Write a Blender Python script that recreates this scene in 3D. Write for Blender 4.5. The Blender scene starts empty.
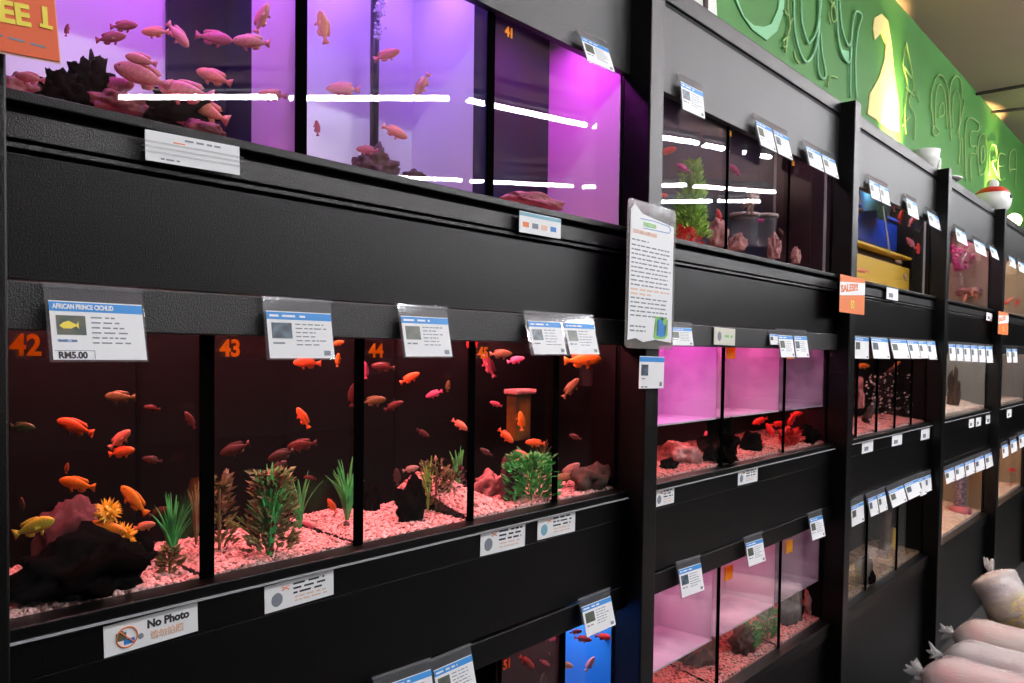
import bpy, bmesh, math, random
from mathutils import Vector, Matrix, noise
S = bpy.context.scene
C = S.collection
rnd = random.Random(7)
# ---------------------------------------------------------------- camera
YAW, PITCH, ROLL, FPX = 0.84948, -0.031215, 0.0125982, 796.0
CX, CY = 512.0, 375.0
CAM = Vector((0, -1.0, 1.5))
_f = Vector((math.sin(YAW)*math.cos(PITCH), math.cos(YAW)*math.cos(PITCH), math.sin(PITCH)))
_r = _f.cross(Vector((0, 0, 1))).normalized()
_u = _r.cross(_f)
RT = _r*math.cos(ROLL) + _u*math.sin(ROLL)
UP = -_r*math.sin(ROLL) + _u*math.cos(ROLL)
cd = bpy.data.cameras.new('camera')
cam = bpy.data.objects.new('camera', cd); C.objects.link(cam)
cd.sensor_fit = 'HORIZONTAL'; cd.sensor_width = 36.0
cd.lens = 36.0*FPX/1024.0
cd.shift_y = (CY-341.5)/1024.0
cd.clip_start = 0.02
cam.matrix_world = Matrix(((RT.x, UP.x, -_f.x, CAM.x), (RT.y, UP.y, -_f.y, CAM.y), (RT.z, UP.z, -_f.z, CAM.z), (0, 0, 0, 1)))
S.camera = cam
# ---------------------------------------------------------------- world, exposure
w = bpy.data.worlds.new('world'); S.world = w; w.use_nodes = True
w.node_tree.nodes['Background'].inputs[0].default_value = (.92, .95, 1.0, 1)
w.node_tree.nodes['Background'].inputs[1].default_value = .02
S.view_settings.view_transform = 'Standard'
S.view_settings.look = 'None'
S.view_settings.gamma = 1.0
S.view_settings.use_curve_mapping = False
S.view_settings.exposure = 0.0
cy = S.cycles
cy.max_bounces = 10; cy.diffuse_bounces = 3; cy.glossy_bounces = 4; cy.transmission_bounces = 6
cy.transparent_max_bounces = 40
cy.sample_clamp_indirect = 4.0
cy.caustics_reflective = False; cy.caustics_refractive = False


def area(name, loc, size, power, col, rot=(0, 0, 0), size_y=None, spread=None):
    l = bpy.data.lights.new(name, 'AREA'); l.energy = power; l.color = col
    l.shape = 'RECTANGLE'; l.size = size; l.size_y = size_y or size
    if spread: l.spread = spread
    o = bpy.data.objects.new(name, l); C.objects.link(o); o.location = loc; o.rotation_euler = rot
    return o


# unseen lamps added above the aisle to brighten the upper rack panels
AISLE = ((.3, 5), (2.3, 7), (4.3, 10), (6.3, 14), (8.3, 18), (10.3, 22))
for x, p_ in AISLE:
    area('added_aisle_light', (x, -1.75, 3.42), 1.2, p_, (.95, .97, 1), (math.radians(8), 0, 0), .16)
# washers standing on the rack, shining up the green wall
WASH = ((5.5, 56), (8.55, 85), (12.5, 70))
for x, p in WASH:
    area('wall_washer_light', (x, .42, 2.50), .10, p, (1, .80, .26), (math.pi-(.66 if x < 6 else .64), 0, 0), .06, spread=math.radians(66))


def at(px, py, Y=0.0):
    d = _f*FPX + RT*(px-CX) - UP*(py-CY)
    return CAM + d*((Y-CAM.y)/d.y)


def ppm(p):                       # metres per pixel at a point
    return (p-CAM).dot(_f)/FPX


# ---------------------------------------------------------------- materials
def nt(name):
    m = bpy.data.materials.new(name); m.use_nodes = True
    t = m.node_tree; return m, t, t.nodes['Principled BSDF']


def mat(name, col, rough=.5, metal=0, spec=.5, emit=None, es=0, bump=None, var=None, alpha=None):
    m, t, b = nt(name)
    b.inputs['Base Color'].default_value = (*col, 1); b.inputs['Roughness'].default_value = rough
    b.inputs['Metallic'].default_value = metal; b.inputs['Specular IOR Level'].default_value = spec
    if emit: b.inputs['Emission Color'].default_value = (*emit, 1); b.inputs['Emission Strength'].default_value = es
    tc = t.nodes.new('ShaderNodeTexCoord')
    if bump:
        n = t.nodes.new('ShaderNodeTexNoise'); n.inputs['Scale'].default_value = bump[0]; n.inputs['Detail'].default_value = 4
        bp = t.nodes.new('ShaderNodeBump'); bp.inputs['Strength'].default_value = bump[1]; bp.inputs['Distance'].default_value = .002
        t.links.new(tc.outputs['Object'], n.inputs['Vector']); t.links.new(n.outputs['Fac'], bp.inputs['Height']); t.links.new(bp.outputs[0], b.inputs['Normal'])
    if var:
        n = t.nodes.new('ShaderNodeTexNoise'); n.inputs['Scale'].default_value = var[0]; n.inputs['Detail'].default_value = 5
        r = t.nodes.new('ShaderNodeValToRGB'); e = r.color_ramp.elements
        e[0].color = (*var[1], 1); e[1].color = (*col, 1); e[0].position = .38; e[1].position = .62
        t.links.new(tc.outputs['Object'], n.inputs['Vector']); t.links.new(n.outputs['Fac'], r.inputs[0]); t.links.new(r.outputs[0], b.inputs['Base Color'])
    if alpha is not None: b.inputs['Alpha'].default_value = alpha
    return m


def glass(name, tint=(1, 1, 1), f0=.04, rough=0.0, haze=0.0, hazecol=(1, 1, 1)):
    m = bpy.data.materials.new(name); m.use_nodes = True; t = m.node_tree; t.nodes.clear()
    out = t.nodes.new('ShaderNodeOutputMaterial'); mx = t.nodes.new('ShaderNodeMixShader')
    tr = t.nodes.new('ShaderNodeBsdfTransparent'); tr.inputs[0].default_value = (*tint, 1)
    gl = t.nodes.new('ShaderNodeBsdfGlossy'); gl.inputs['Roughness'].default_value = rough
    lw = t.nodes.new('ShaderNodeLayerWeight'); lw.inputs[0].default_value = .5
    p = t.nodes.new('ShaderNodeMath'); p.operation = 'POWER'; p.inputs[1].default_value = 5
    a = t.nodes.new('ShaderNodeMath'); a.operation = 'MULTIPLY_ADD'; a.inputs[1].default_value = 1-f0; a.inputs[2].default_value = f0
    t.links.new(lw.outputs['Facing'], p.inputs[0]); t.links.new(p.outputs[0], a.inputs[0]); t.links.new(a.outputs[0], mx.inputs[0])
    base = tr
    if haze:
        df = t.nodes.new('ShaderNodeBsdfDiffuse'); df.inputs[0].default_value = (*hazecol, 1)
        tl = t.nodes.new('ShaderNodeBsdfTranslucent'); tl.inputs[0].default_value = (*hazecol, 1)
        ms = t.nodes.new('ShaderNodeMixShader'); ms.inputs[0].default_value = .5
        t.links.new(df.outputs[0], ms.inputs[1]); t.links.new(tl.outputs[0], ms.inputs[2])
        m2 = t.nodes.new('ShaderNodeMixShader'); m2.inputs[0].default_value = haze
        t.links.new(tr.outputs[0], m2.inputs[1]); t.links.new(ms.outputs[0], m2.inputs[2]); base = m2
    t.links.new(base.outputs[0], mx.inputs[1]); t.links.new(gl.outputs[0], mx.inputs[2]); t.links.new(mx.outputs[0], out.inputs[0])
    return m


def gravel_mat(name, c1, c2, c3, scale=190):
    m, t, b = nt(name)
    tc = t.nodes.new('ShaderNodeTexCoord'); v = t.nodes.new('ShaderNodeTexVoronoi'); v.inputs['Scale'].default_value = scale
    s = t.nodes.new('ShaderNodeSeparateColor'); r = t.nodes.new('ShaderNodeValToRGB'); r.color_ramp.interpolation = 'CONSTANT'
    e = r.color_ramp.elements; e[0].color = (*c1, 1); e[1].color = (*c2, 1); e[1].position = .45
    e2 = e.new(.72); e2.color = (*c3, 1); e3 = e.new(.88); e3.color = (c3[0]*.35, c3[1]*.3, c3[2]*.3, 1)
    bp = t.nodes.new('ShaderNodeBump'); bp.inputs['Strength'].default_value = .8; bp.inputs['Distance'].default_value = .004; bp.invert = True
    t.links.new(tc.outputs['Object'], v.inputs['Vector']); t.links.new(v.outputs['Color'], s.inputs[0]); t.links.new(s.outputs[0], r.inputs[0])
    t.links.new(r.outputs[0], b.inputs['Base Color']); t.links.new(v.outputs['Distance'], bp.inputs['Height']); t.links.new(bp.outputs[0], b.inputs['Normal'])
    b.inputs['Roughness'].default_value = .7
    return m


M = {}
M['lam'] = mat('black_laminate', (.0012, .0012, .0013), .29, spec=.26, bump=(520, .4))
M['rail'] = mat('laminate_lit_grey', (.012, .0125, .012), .33, spec=.5, bump=(520, .6))  # same laminate, greyed for upper panels that catch the ceiling light
M['lamp_black'] = mat('groove_shade_black', (.004, .004, .004), .7, spec=.2)
M['post'] = mat('post_laminate', (.002, .002, .002), .30, spec=.36, bump=(520, .4))
M['edge'] = mat('aluminium_glint_grey', (.42, .42, .44), .4)  # flat pale grey, the trim's metallic glint put into the colour
M['glass'] = glass('tank_glass')
M['inner'] = glass('inner_pane', f0=.012)
M['haze'] = glass('algae_glass', f0=.02, haze=.08, hazecol=(.9, .8, .9))
M['wsurf'] = glass('water_surface', f0=.03, rough=.03)
M['clear'] = glass('clear_plastic', f0=.06, rough=.08, haze=.12, hazecol=(.8, .8, .85))
M['lamin'] = glass('laminating_film', f0=.05, rough=.12, haze=.3, hazecol=(.75, .72, .66))
M['bag'] = glass('clear_bag_film', f0=.10, rough=.16, haze=.36, hazecol=(.98, .96, .95))
_t = M['bag'].node_tree; _n = _t.nodes.new('ShaderNodeTexNoise'); _n.inputs['Scale'].default_value = 14; _n.inputs['Distortion'].default_value = 1.5; _b = _t.nodes.new('ShaderNodeBump'); _b.inputs['Distance'].default_value = .03
_t.links.new(_n.outputs['Fac'], _b.inputs['Height'])
for _g in _t.nodes:
    if _g.type == 'BSDF_GLOSSY': _t.links.new(_b.outputs[0], _g.inputs['Normal']); _g.inputs['Color'].default_value = (1, 1, 1, 1)
M['sil'] = mat('black_silicone', (.0015, .0015, .0015), .9, spec=0.0)
M['backblack'] = mat('black_backdrop', (.0012, .0006, .0008), .5, spec=.15)
M['backwine'] = mat('dark_wine_backdrop', (.03, .008, .014), .5, spec=.2)
M['backnavy'] = mat('navy_backdrop', (.010, .014, .045), .5, spec=.2, var=(9, (.016, .008, .022)))
M['backlilac'] = mat('white_backdrop', (.78, .78, .80), .6, spec=.1)
M['backblue'] = mat('blue_backdrop', (.03, .24, .66), .6, spec=.1)
M['backgrey'] = mat('grey_backdrop', (.28, .28, .27), .6, spec=.1)
M['backtan'] = mat('tan_backdrop', (.42, .34, .25), .6, spec=.1)
M['tray'] = mat('white_breeding_tray', (.75, .72, .75), .5, var=(7, (.45, .40, .46)))
M['traydirty'] = mat('stained_tray', (.5, .42, .5), .5, var=(9, (.13, .09, .13)))
M['gravel'] = gravel_mat('mixed_gravel', (.86, .54, .50), (.76, .40, .36), (.46, .24, .19))
M['gravelbrown'] = gravel_mat('brown_gravel', (.35, .22, .12), (.22, .13, .07), (.12, .07, .04), 120)
M['gravelred'] = gravel_mat('red_gravel', (.75, .22, .2), (.6, .3, .25), (.3, .08, .07), 150)
M['gravelmix'] = gravel_mat('white_gravel', (.8, .72, .6), (.7, .4, .35), (.5, .3, .2), 150)
M['rockblack'] = mat('black_lava_rock', (.005, .003, .003), .95, spec=0.0, bump=(60, 1), var=(25, (.004, .003, .003)))
M['rockmaroon'] = mat('maroon_rock', (.08, .03, .035), .8, bump=(60, 1), var=(18, (.07, .02, .025)))
M['rockpink'] = mat('pink_rock', (.6, .3, .28), .8, bump=(80, 1), var=(30, (.3, .1, .1)))
M['rockred'] = mat('dark_red_rock', (.34, .09, .09), .85, bump=(80, 1), var=(30, (.08, .02, .02)))
M['wood'] = mat('driftwood', (.09, .045, .028), .8, bump=(50, 1), var=(20, (.025, .012, .009)))
M['green'] = mat('aquarium_plant_green', (.10, .62, .14), .5, var=(30, (.05, .28, .07)))
M['lime'] = mat('aquarium_plant_lime', (.5, .75, .14), .5, var=(30, (.2, .45, .08)))
M['olive'] = mat('aquarium_plant_olive', (.24, .26, .08), .5, var=(30, (.16, .08, .04)))
M['redleaf'] = mat('red_plant', (.75, .05, .04), .5)
M['yellowpl'] = mat('yellow_plant', (.95, .58, .05), .5)
M['white'] = mat('paper_white', (.90, .90, .90), .6)
M['cream'] = mat('paper_cream', (.72, .70, .60), .6)
M['blue'] = mat('print_blue', (.03, .22, .62), .5)
M['tagblue'] = mat('tag_header_blue', (.04, .30, .75), .5)
M['ink'] = mat('print_grey', (.22, .24, .28), .6)
M['black'] = mat('print_black', (.03, .03, .035), .6)
M['orange'] = mat('print_orange', (.85, .22, .06), .55)
M['paleorange'] = mat('print_pale_orange', (.85, .55, .40), .55)
M['yellow'] = mat('print_yellow', (.95, .75, .08), .5)


def translucent(name, c):
    m = bpy.data.materials.new(name); m.use_nodes = True; t = m.node_tree; t.nodes.clear()
    out = t.nodes.new('ShaderNodeOutputMaterial'); mx = t.nodes.new('ShaderNodeMixShader'); mx.inputs[0].default_value = .6
    df = t.nodes.new('ShaderNodeBsdfDiffuse'); df.inputs[0].default_value = (*c, 1); tl = t.nodes.new('ShaderNodeBsdfTranslucent'); tl.inputs[0].default_value = (*c, 1)
    t.links.new(df.outputs[0], mx.inputs[1]); t.links.new(tl.outputs[0], mx.inputs[2]); t.links.new(mx.outputs[0], out.inputs[0]); return m


M['numorange'] = translucent('sticker_number_orange', (1, .62, .08))
M['numred'] = mat('sticker_number_red', (1, .12, .02), .5)
M['poster'] = mat('poster_orange', (.82, .13, .035), .5)
M['photo'] = mat('photo_dark', (.05, .08, .07), .4, var=(60, (.12, .12, .08)))
M['photo2'] = mat('photo_blue', (.10, .16, .22), .4, var=(60, (.03, .04, .05)))
M['printgreen'] = mat('print_green', (.25, .62, .15), .5)
M['printskin'] = mat('print_teal', (.2, .45, .55), .5)
M['eye'] = mat('fish_eye', (.01, .01, .01), .15)
M['bubble'] = mat('bubble', (.9, .9, .95), .1, spec=1)
M['pipe'] = mat('dark_pipe', (.02, .02, .03), .3)
M['led'] = mat('led_strip', (1, 1, 1), .5, emit=(1, .75, .95), es=2)
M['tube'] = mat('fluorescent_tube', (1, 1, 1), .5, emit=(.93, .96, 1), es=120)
M['tubehouse'] = mat('luminaire_housing', (.3, .3, .3), .5)
M['bulb'] = mat('warm_bulb', (1, 1, 1), .5, emit=(1, .75, .3), es=25)
M['wallgreen'] = mat('green_wall_paint', (.050, .22, .028), .6, bump=(40, .2), var=(1.2, (.042, .18, .024)))
M['chalk'] = mat('chalk_mint', (.24, .52, .28), .8)
M['chalkthin'] = mat('chalk_pale', (.30, .46, .16), .8)
M['paintyellow'] = mat('painted_yellow', (.85, .70, .28), .7)
M['ceiling'] = mat('ceiling_plaster', (.58, .35, .33), .9, bump=(25, .3))
M['track'] = mat('dark_track', (.03, .02, .02), .6)
M['floor'] = mat('dark_floor', (.05, .048, .046), .4, bump=(12, .2), var=(5, (.035, .033, .03)))
M['roomwall'] = mat('shop_wall', (.05, .048, .045), .8)
M['ceramic'] = mat('white_ceramic', (.85, .84, .80), .25)
M['redglaze'] = mat('red_glaze', (.55, .04, .02), .3)
M['bagpink'] = mat('pink_pellets', (.80, .34, .33), .6, bump=(50, 1), var=(13, (.74, .66, .60)))
M['baggrey'] = mat('pale_pellets', (.80, .77, .75), .6, bump=(50, 1), var=(13, (.55, .42, .40)))
M['bagyellow'] = mat('yellow_pellets', (.6, .48, .15), .7, bump=(90, 1), var=(60, (.4, .3, .28)))
M['tubblue'] = mat('blue_plastic', (.01, .06, .62), .35)
M['tubyellow'] = mat('yellow_plastic', (.80, .50, .05), .4)
M['tubclear'] = glass('clear_tub', f0=.06, rough=.1, haze=.3, hazecol=(.6, .65, .75))
M['bluedark'] = mat('light_blue_plastic', (.12, .45, .75), .4)


def fmat(name, c, c2=None):
    return mat('fish_'+name, c, .4, spec=.4, var=(26, c2 or tuple(v*.6 for v in c)))


FC = {'pink': fmat('pink', (.85, .34, .32), (.75, .22, .2)), 'rose': fmat('rose', (.62, .14, .20), (.45, .08, .12)), 'salmon': fmat('salmon', (.95, .38, .22), (.85, .25, .15)),
      'orange': fmat('orange', (.95, .20, .04), (.8, .13, .03)), 'amber': fmat('amber', (.95, .36, .03), (.8, .22, .02)), 'yellow': fmat('yellow', (.85, .68, .06), (.55, .5, .06)),
      'olive': fmat('olive', (.20, .17, .05), (.12, .09, .03)), 'brown': fmat('brown', (.09, .045, .035), (.05, .02, .018)), 'dull': fmat('dull', (.14, .035, .025), (.07, .02, .015)),
      'red': fmat('red', (.95, .05, .04), (.7, .03, .03)), 'hotpink': fmat('hotpink', (1, .22, .45), (.9, .16, .3)), 'tan': fmat('tan', (.36, .24, .10), (.2, .12, .06)),
      'pale': fmat('pale', (.5, .34, .28), (.3, .2, .16)), 'magenta': fmat('magenta', (.6, .02, .25), (.4, .01, .15))}


# ---------------------------------------------------------------- mesh helpers
class MB:
    def __init__(s): s.bm = bmesh.new()

    def box(s, x0, x1, y0, y1, z0, z1, bev=0):
        v = [s.bm.verts.new(p) for p in ((x0, y0, z0), (x1, y0, z0), (x1, y1, z0), (x0, y1, z0), (x0, y0, z1), (x1, y0, z1), (x1, y1, z1), (x0, y1, z1))]
        f = [s.bm.faces.new([v[i] for i in q]) for q in ((3, 2, 1, 0), (4, 5, 6, 7), (0, 1, 5, 4), (2, 3, 7, 6), (1, 2, 6, 5), (3, 0, 4, 7))]
        if bev:
            es = list({e for q in f for e in q.edges})
            bmesh.ops.bevel(s.bm, geom=es, offset=bev, segments=2, affect='EDGES', profile=.5)
        return s

    def prism(s, pts, y0, y1):          # polygon in XZ, extruded in Y
        a = [s.bm.verts.new((x, y0, z)) for x, z in pts]; b = [s.bm.verts.new((x, y1, z)) for x, z in pts]
        fa = s.bm.faces.new(a); fb = s.bm.faces.new(b[::-1])
        n = len(pts)
        for i in range(n): s.bm.faces.new((a[i], b[i], b[(i+1) % n], a[(i+1) % n]))
        bmesh.ops.triangulate(s.bm, faces=[fa, fb])
        return s

    def tube(s, pts, r, seg=8, cap=True):
        pts = [Vector(p) for p in pts]; n = len(pts)
        rs = r if isinstance(r, (list, tuple)) else [r]*n
        rings = []; ref = None
        for i, p in enumerate(pts):
            t = (pts[min(i+1, n-1)]-pts[max(i-1, 0)]).normalized()
            if ref is None: ref = t.orthogonal().normalized()
            ref = (ref - t*ref.dot(t)).normalized(); b = t.cross(ref)
            rings.append([s.bm.verts.new(p+(ref*math.cos(2*math.pi*k/seg)+b*math.sin(2*math.pi*k/seg))*rs[i]) for k in range(seg)])
        for i in range(n-1):
            for k in range(seg):
                s.bm.faces.new((rings[i][k], rings[i][(k+1) % seg], rings[i+1][(k+1) % seg], rings[i+1][k]))
        if cap: s.bm.faces.new(rings[0][::-1]); s.bm.faces.new(rings[-1])
        return s

    def ball(s, c, r, sub=2, sc=(1, 1, 1)):
        m = Matrix.Translation(c) @ Matrix.Diagonal((r*sc[0], r*sc[1], r*sc[2], 1))
        bmesh.ops.create_icosphere(s.bm, subdivisions=sub, radius=1, matrix=m); return s

    def lathe(s, prof, seg=24, c=(0, 0, 0)):
        rings = []
        for r, z in prof: rings.append([s.bm.verts.new((c[0]+r*math.cos(2*math.pi*k/seg), c[1]+r*math.sin(2*math.pi*k/seg), c[2]+z)) for k in range(seg)])
        for i in range(len(prof)-1):
            for k in range(seg): s.bm.faces.new((rings[i][k], rings[i][(k+1) % seg], rings[i+1][(k+1) % seg], rings[i+1][k]))
        s.bm.faces.new(rings[0][::-1]); s.bm.faces.new(rings[-1])
        return s

    def build(s, name, m, parent=None, smooth=False, local=False):
        if parent is not None and not local:
            bmesh.ops.translate(s.bm, verts=s.bm.verts, vec=-Vector(parent.location))
        me = bpy.data.meshes.new(name); bmesh.ops.recalc_face_normals(s.bm, faces=s.bm.faces)
        if smooth:
            for f in s.bm.faces: f.smooth = True
        s.bm.to_mesh(me); s.bm.free()
        me.materials.append(M[m] if isinstance(m, str) else m)
        o = bpy.data.objects.new(name, me); C.objects.link(o)
        if parent is not None: o.parent = parent
        return o


USED = {}


def tag(o, label, cat, group=None, kind=None):
    USED[label] = USED.get(label, 0)+1
    o['label'] = label; o['category'] = cat
    if group: o['group'] = group
    if kind: o['kind'] = kind
    return o


def thing(name, loc, label, cat, group=None, rot=None):
    o = bpy.data.objects.new(name, None); C.objects.link(o); o.location = loc; o.empty_display_size = .02
    if rot: o.rotation_euler = rot
    return tag(o, label, cat, group)


def struct(o): o['kind'] = 'structure'; return o


def text(body, name, m, size, parent, loc=(0, 0, 0), ext=.0004, off=0.0, sx=1.0, roll=0.0, align='LEFT'):
    c = bpy.data.curves.new(name, 'FONT'); c.body = body; c.size = size; c.extrude = ext; c.offset = off; c.align_x = align
    c.materials.append(M[m]); c.resolution_u = 4
    f_ = bpy.data.objects.new(name, c); me = bpy.data.meshes.new_from_object(f_); bpy.data.objects.remove(f_); bpy.data.curves.remove(c)
    o = bpy.data.objects.new(name, me); C.objects.link(o)
    o.location = loc; o.rotation_euler = (math.pi/2, roll, 0); o.scale = (sx, 1, 1)
    if parent is not None: o.parent = parent
    return o


# ---------------------------------------------------------------- room shell
WY, ZC = .6, 3.78
struct(MB().box(-6, 26, -11, WY+.2, -.1, 0).build('floor', 'floor'))
struct(MB().box(-6, 26, -11, WY+.2, ZC, ZC+.1).build('ceiling', 'ceiling'))
struct(MB().box(-6, 26, WY, WY+.15, 0, ZC).build('wall_back', 'wallgreen'))
struct(MB().box(-6, 26, -11.2, -11, 0, ZC).build('wall_front', 'roomwall'))
struct(MB().box(-6.2, -6, -11, WY+.2, 0, ZC).build('wall_left', 'roomwall'))
struct(MB().box(26, 26.2, -11, WY+.2, 0, ZC).build('wall_right', 'roomwall'))

# ---------------------------------------------------------------- chalk mural on the green wall
Yw = WY-.013


def wpt(px, py, s, ox, oy):
    p = at(ox+px/s, oy+py/s, WY); return p


def strokes(lst, m, r, s, ox, oy, label, name):
    b = MB()
    for pl in lst:
        q = [wpt(x, y, s, ox, oy) for x, y in pl]; q = [(p.x, Yw, p.z) for p in q]
        # smooth by Catmull-Rom
        out = []
        for i in range(len(q)-1):
            p0, p1, p2, p3 = [Vector(q[max(0, min(len(q)-1, k))]) for k in (i-1, i, i+1, i+2)]
            for k in range(4):
                t = k/4; out.append(.5*((2*p1)+(-p0+p2)*t+(2*p0-5*p1+4*p2-p3)*t*t+(-p0+3*p1-3*p2+p3)*t**3))
        out.append(Vector(q[-1])); b.tube(out, r, 6)
    o = b.build(name, m, None, True); tag(o, label, 'wall lettering', 'chalk letters and drawings on the green wall'); return o


def fillw(pl, m, s, ox, oy, label, name):
    pts = [wpt(x, y, s, ox, oy) for x, y in pl]
    from mathutils.geometry import tessellate_polygon
    b = MB(); tri = tessellate_polygon([[Vector((p.x, p.z, 0)) for p in pts]])
    fr = [b.bm.verts.new((p.x, WY-.008, p.z)) for p in pts]; bk = [b.bm.verts.new((p.x, WY-.001, p.z)) for p in pts]
    for a_, b_, c_ in tri: b.bm.faces.new((fr[a_], fr[b_], fr[c_]))
    for k in range(len(pts)): b.bm.faces.new((fr[k], bk[k], bk[(k+1) % len(pts)], fr[(k+1) % len(pts)]))
    o = b.build(name, m)
    tag(o, label, 'wall lettering', 'chalk letters and drawings on the green wall'); return o


Z7 = (6.2, 720, 0); Z8 = (3.415, 860, 0)
fillw([(70, -60), (85, 0), (130, 100), (190, 185), (280, 252), (345, 195), (385, 80), (395, -60), (365, -60), (350, 60), (310, 150), (260, 168), (200, 160), (140, 105), (100, 0), (90, -60)], 'chalk', *Z7,
      'thick mint chalk letter o cut off by the top of the picture', 'chalk_letter')
strokes([[(440, -80), (442, 160), (475, 320), (520, 388), (570, 320), (592, 190), (600, 0), (605, -80)], [(485, -80), (488, 130), (525, 262), (545, 262), (580, 200), (605, 60), (615, -80)],
         [(600, 120), (590, 300), (592, 440), (618, 490), (638, 465), (615, 330), (605, 200)]], 'chalk', .007, *Z7, 'outlined mint chalk letter g with a long descender', 'chalk_letter')
strokes([[(703, -60), (712, 190), (735, 330), (785, 392), (800, 300)], [(720, -60), (738, 170), (780, 288), (800, 240)], [(790, 610), (795, 300), (808, 140), (830, 75), (864, 105), (838, 200), (822, 390), (830, 610)]],
        'chalk', .007, *Z7, 'outlined mint chalk letter y left of the glowing yellow shape', 'chalk_letter')
fillw([(715, 190), (738, 330), (785, 392), (800, 350), (790, 320), (750, 310), (725, 230)], 'chalk', *Z7, 'mint filled lower bowl of the chalk letter y', 'chalk_letter')
strokes([[(412, -60), (402, 50), (415, 170), (400, 230), (388, 330)], [(402, 100), (380, 70)], [(412, 170), (430, 120)], [(405, 230), (370, 260)], [(395, 290), (375, 300)], [(440, 320), (450, 370), (470, 395)]], 'chalkthin', .006, *Z7,
        'thin chalk vine between the letters o and g', 'chalk_vine')
strokes([[(650, 80), (670, 155)], [(660, 0), (700, 60)], [(690, 20), (705, 120), (680, 135), (672, 60), (690, 20)], [(650, 540), (665, 480), (710, 485)]], 'chalkthin', .005, *Z7,
        'small chalk flower sprig between the letters g and y', 'chalk_vine')
fillw([(40, 100), (45, 62), (70, 48), (92, 72), (104, 150), (113, 250), (128, 350), (130, 450), (100, 440), (22, 390), (30, 320), (62, 265), (80, 205), (84, 150), (68, 112), (46, 138)], 'paintyellow', *Z8,
      'big yellow swan-necked shape lit up by the wall lamp', 'painted_shape')
strokes([[(150, 145), (140, 220), (155, 290), (145, 380), (150, 460)], [(150, 145), (165, 220), (175, 300), (160, 350), (180, 400), (178, 480)], [(145, 230), (170, 270)], [(150, 300), (178, 330)], [(185, 310), (195, 350)], [(160, 400), (140, 430)]],
        'chalkthin', .005, *Z8, 'chalk leaf spray right of the glowing yellow shape', 'chalk_vine')
strokes([[(242, 440), (235, 330), (250, 272), (270, 258), (292, 300), (300, 420), (305, 480)], [(300, 420), (300, 310), (318, 262), (338, 280), (340, 340)], [(250, 440), (252, 320), (270, 290), (285, 340), (290, 440)],
         [(310, 440), (310, 340), (325, 310), (335, 360), (330, 480)], [(262, 380), (275, 350), (280, 390), (262, 400), (262, 380)], [(232, 360), (240, 400)], [(250, 430), (262, 450), (250, 465), (240, 450), (250, 430)],
         [(325, 460), (340, 400), (350, 340)], [(330, 560), (340, 470), (345, 590)]], 'chalkthin', .0055, *Z8, 'ornate pair of chalk arches left of the small lettering', 'chalk_letter')
for nm, st in (('F', [[(355, 620), (355, 418), (398, 420), (396, 448), (372, 452), (372, 500), (390, 500), (390, 528), (372, 530), (372, 620)]]),
               ('O', [[(402, 600), (396, 520), (402, 470), (418, 460), (428, 510), (420, 585), (402, 600)], [(408, 560), (406, 510), (415, 500), (418, 545), (408, 560)]]),
               ('R', [[(437, 600), (437, 505), (458, 500), (460, 545), (445, 552), (466, 605)]]),
               ('E', [[(490, 530), (468, 530), (470, 610), (490, 610)], [(470, 568), (485, 568)]]),
               ('A', [[(505, 590), (505, 530), (526, 518), (526, 640)], [(505, 580), (526, 578)]])):
    strokes(st, 'chalkthin', .0065, *Z8, 'small outlined chalk letter %s in the far lettering' % nm, 'chalk_letter')
# ceiling tracks
for q, n in (((976, 94, 1040, 83), 'farther'), ((978, 113.5, 1040, 107), 'nearer')):
    d1 = (at(q[0], q[1], 0)-CAM); d2 = (at(q[2], q[3], 0)-CAM)
    a = CAM+d1*((ZC-.03-CAM.z)/d1.z); c = CAM+d2*((ZC-.03-CAM.z)/d2.z)
    tag(MB().tube([a, c], .014, 6).build('ceiling_track', 'track'), 'dark thin track under the ceiling, the %s of the two' % n, 'ceiling track', 'ceiling tracks')

# ---------------------------------------------------------------- fluorescent luminaires across the shop
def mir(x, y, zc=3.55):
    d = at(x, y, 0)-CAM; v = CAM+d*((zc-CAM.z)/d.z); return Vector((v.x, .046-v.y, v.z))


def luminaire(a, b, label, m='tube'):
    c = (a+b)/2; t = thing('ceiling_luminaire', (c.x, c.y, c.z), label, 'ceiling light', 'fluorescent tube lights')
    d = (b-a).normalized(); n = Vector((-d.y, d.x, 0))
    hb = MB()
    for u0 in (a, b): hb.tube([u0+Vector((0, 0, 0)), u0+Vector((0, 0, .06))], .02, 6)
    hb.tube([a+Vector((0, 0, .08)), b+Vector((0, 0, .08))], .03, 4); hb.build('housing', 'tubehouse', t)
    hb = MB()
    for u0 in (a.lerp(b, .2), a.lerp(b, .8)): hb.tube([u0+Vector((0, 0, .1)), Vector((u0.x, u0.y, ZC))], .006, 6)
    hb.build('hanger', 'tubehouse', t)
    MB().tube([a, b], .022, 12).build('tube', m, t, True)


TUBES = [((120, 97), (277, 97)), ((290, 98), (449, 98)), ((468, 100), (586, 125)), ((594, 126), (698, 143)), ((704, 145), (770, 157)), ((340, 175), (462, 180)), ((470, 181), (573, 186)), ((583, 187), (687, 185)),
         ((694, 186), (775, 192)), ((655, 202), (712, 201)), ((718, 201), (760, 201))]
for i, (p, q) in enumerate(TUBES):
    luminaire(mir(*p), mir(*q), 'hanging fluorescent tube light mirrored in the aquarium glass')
for x, p_ in AISLE:
    luminaire(Vector((x-.6, -1.75, 3.5)), Vector((x+.6, -1.75, 3.5)), 'unseen fluorescent tube light added over the aisle in front of the rack')

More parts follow.
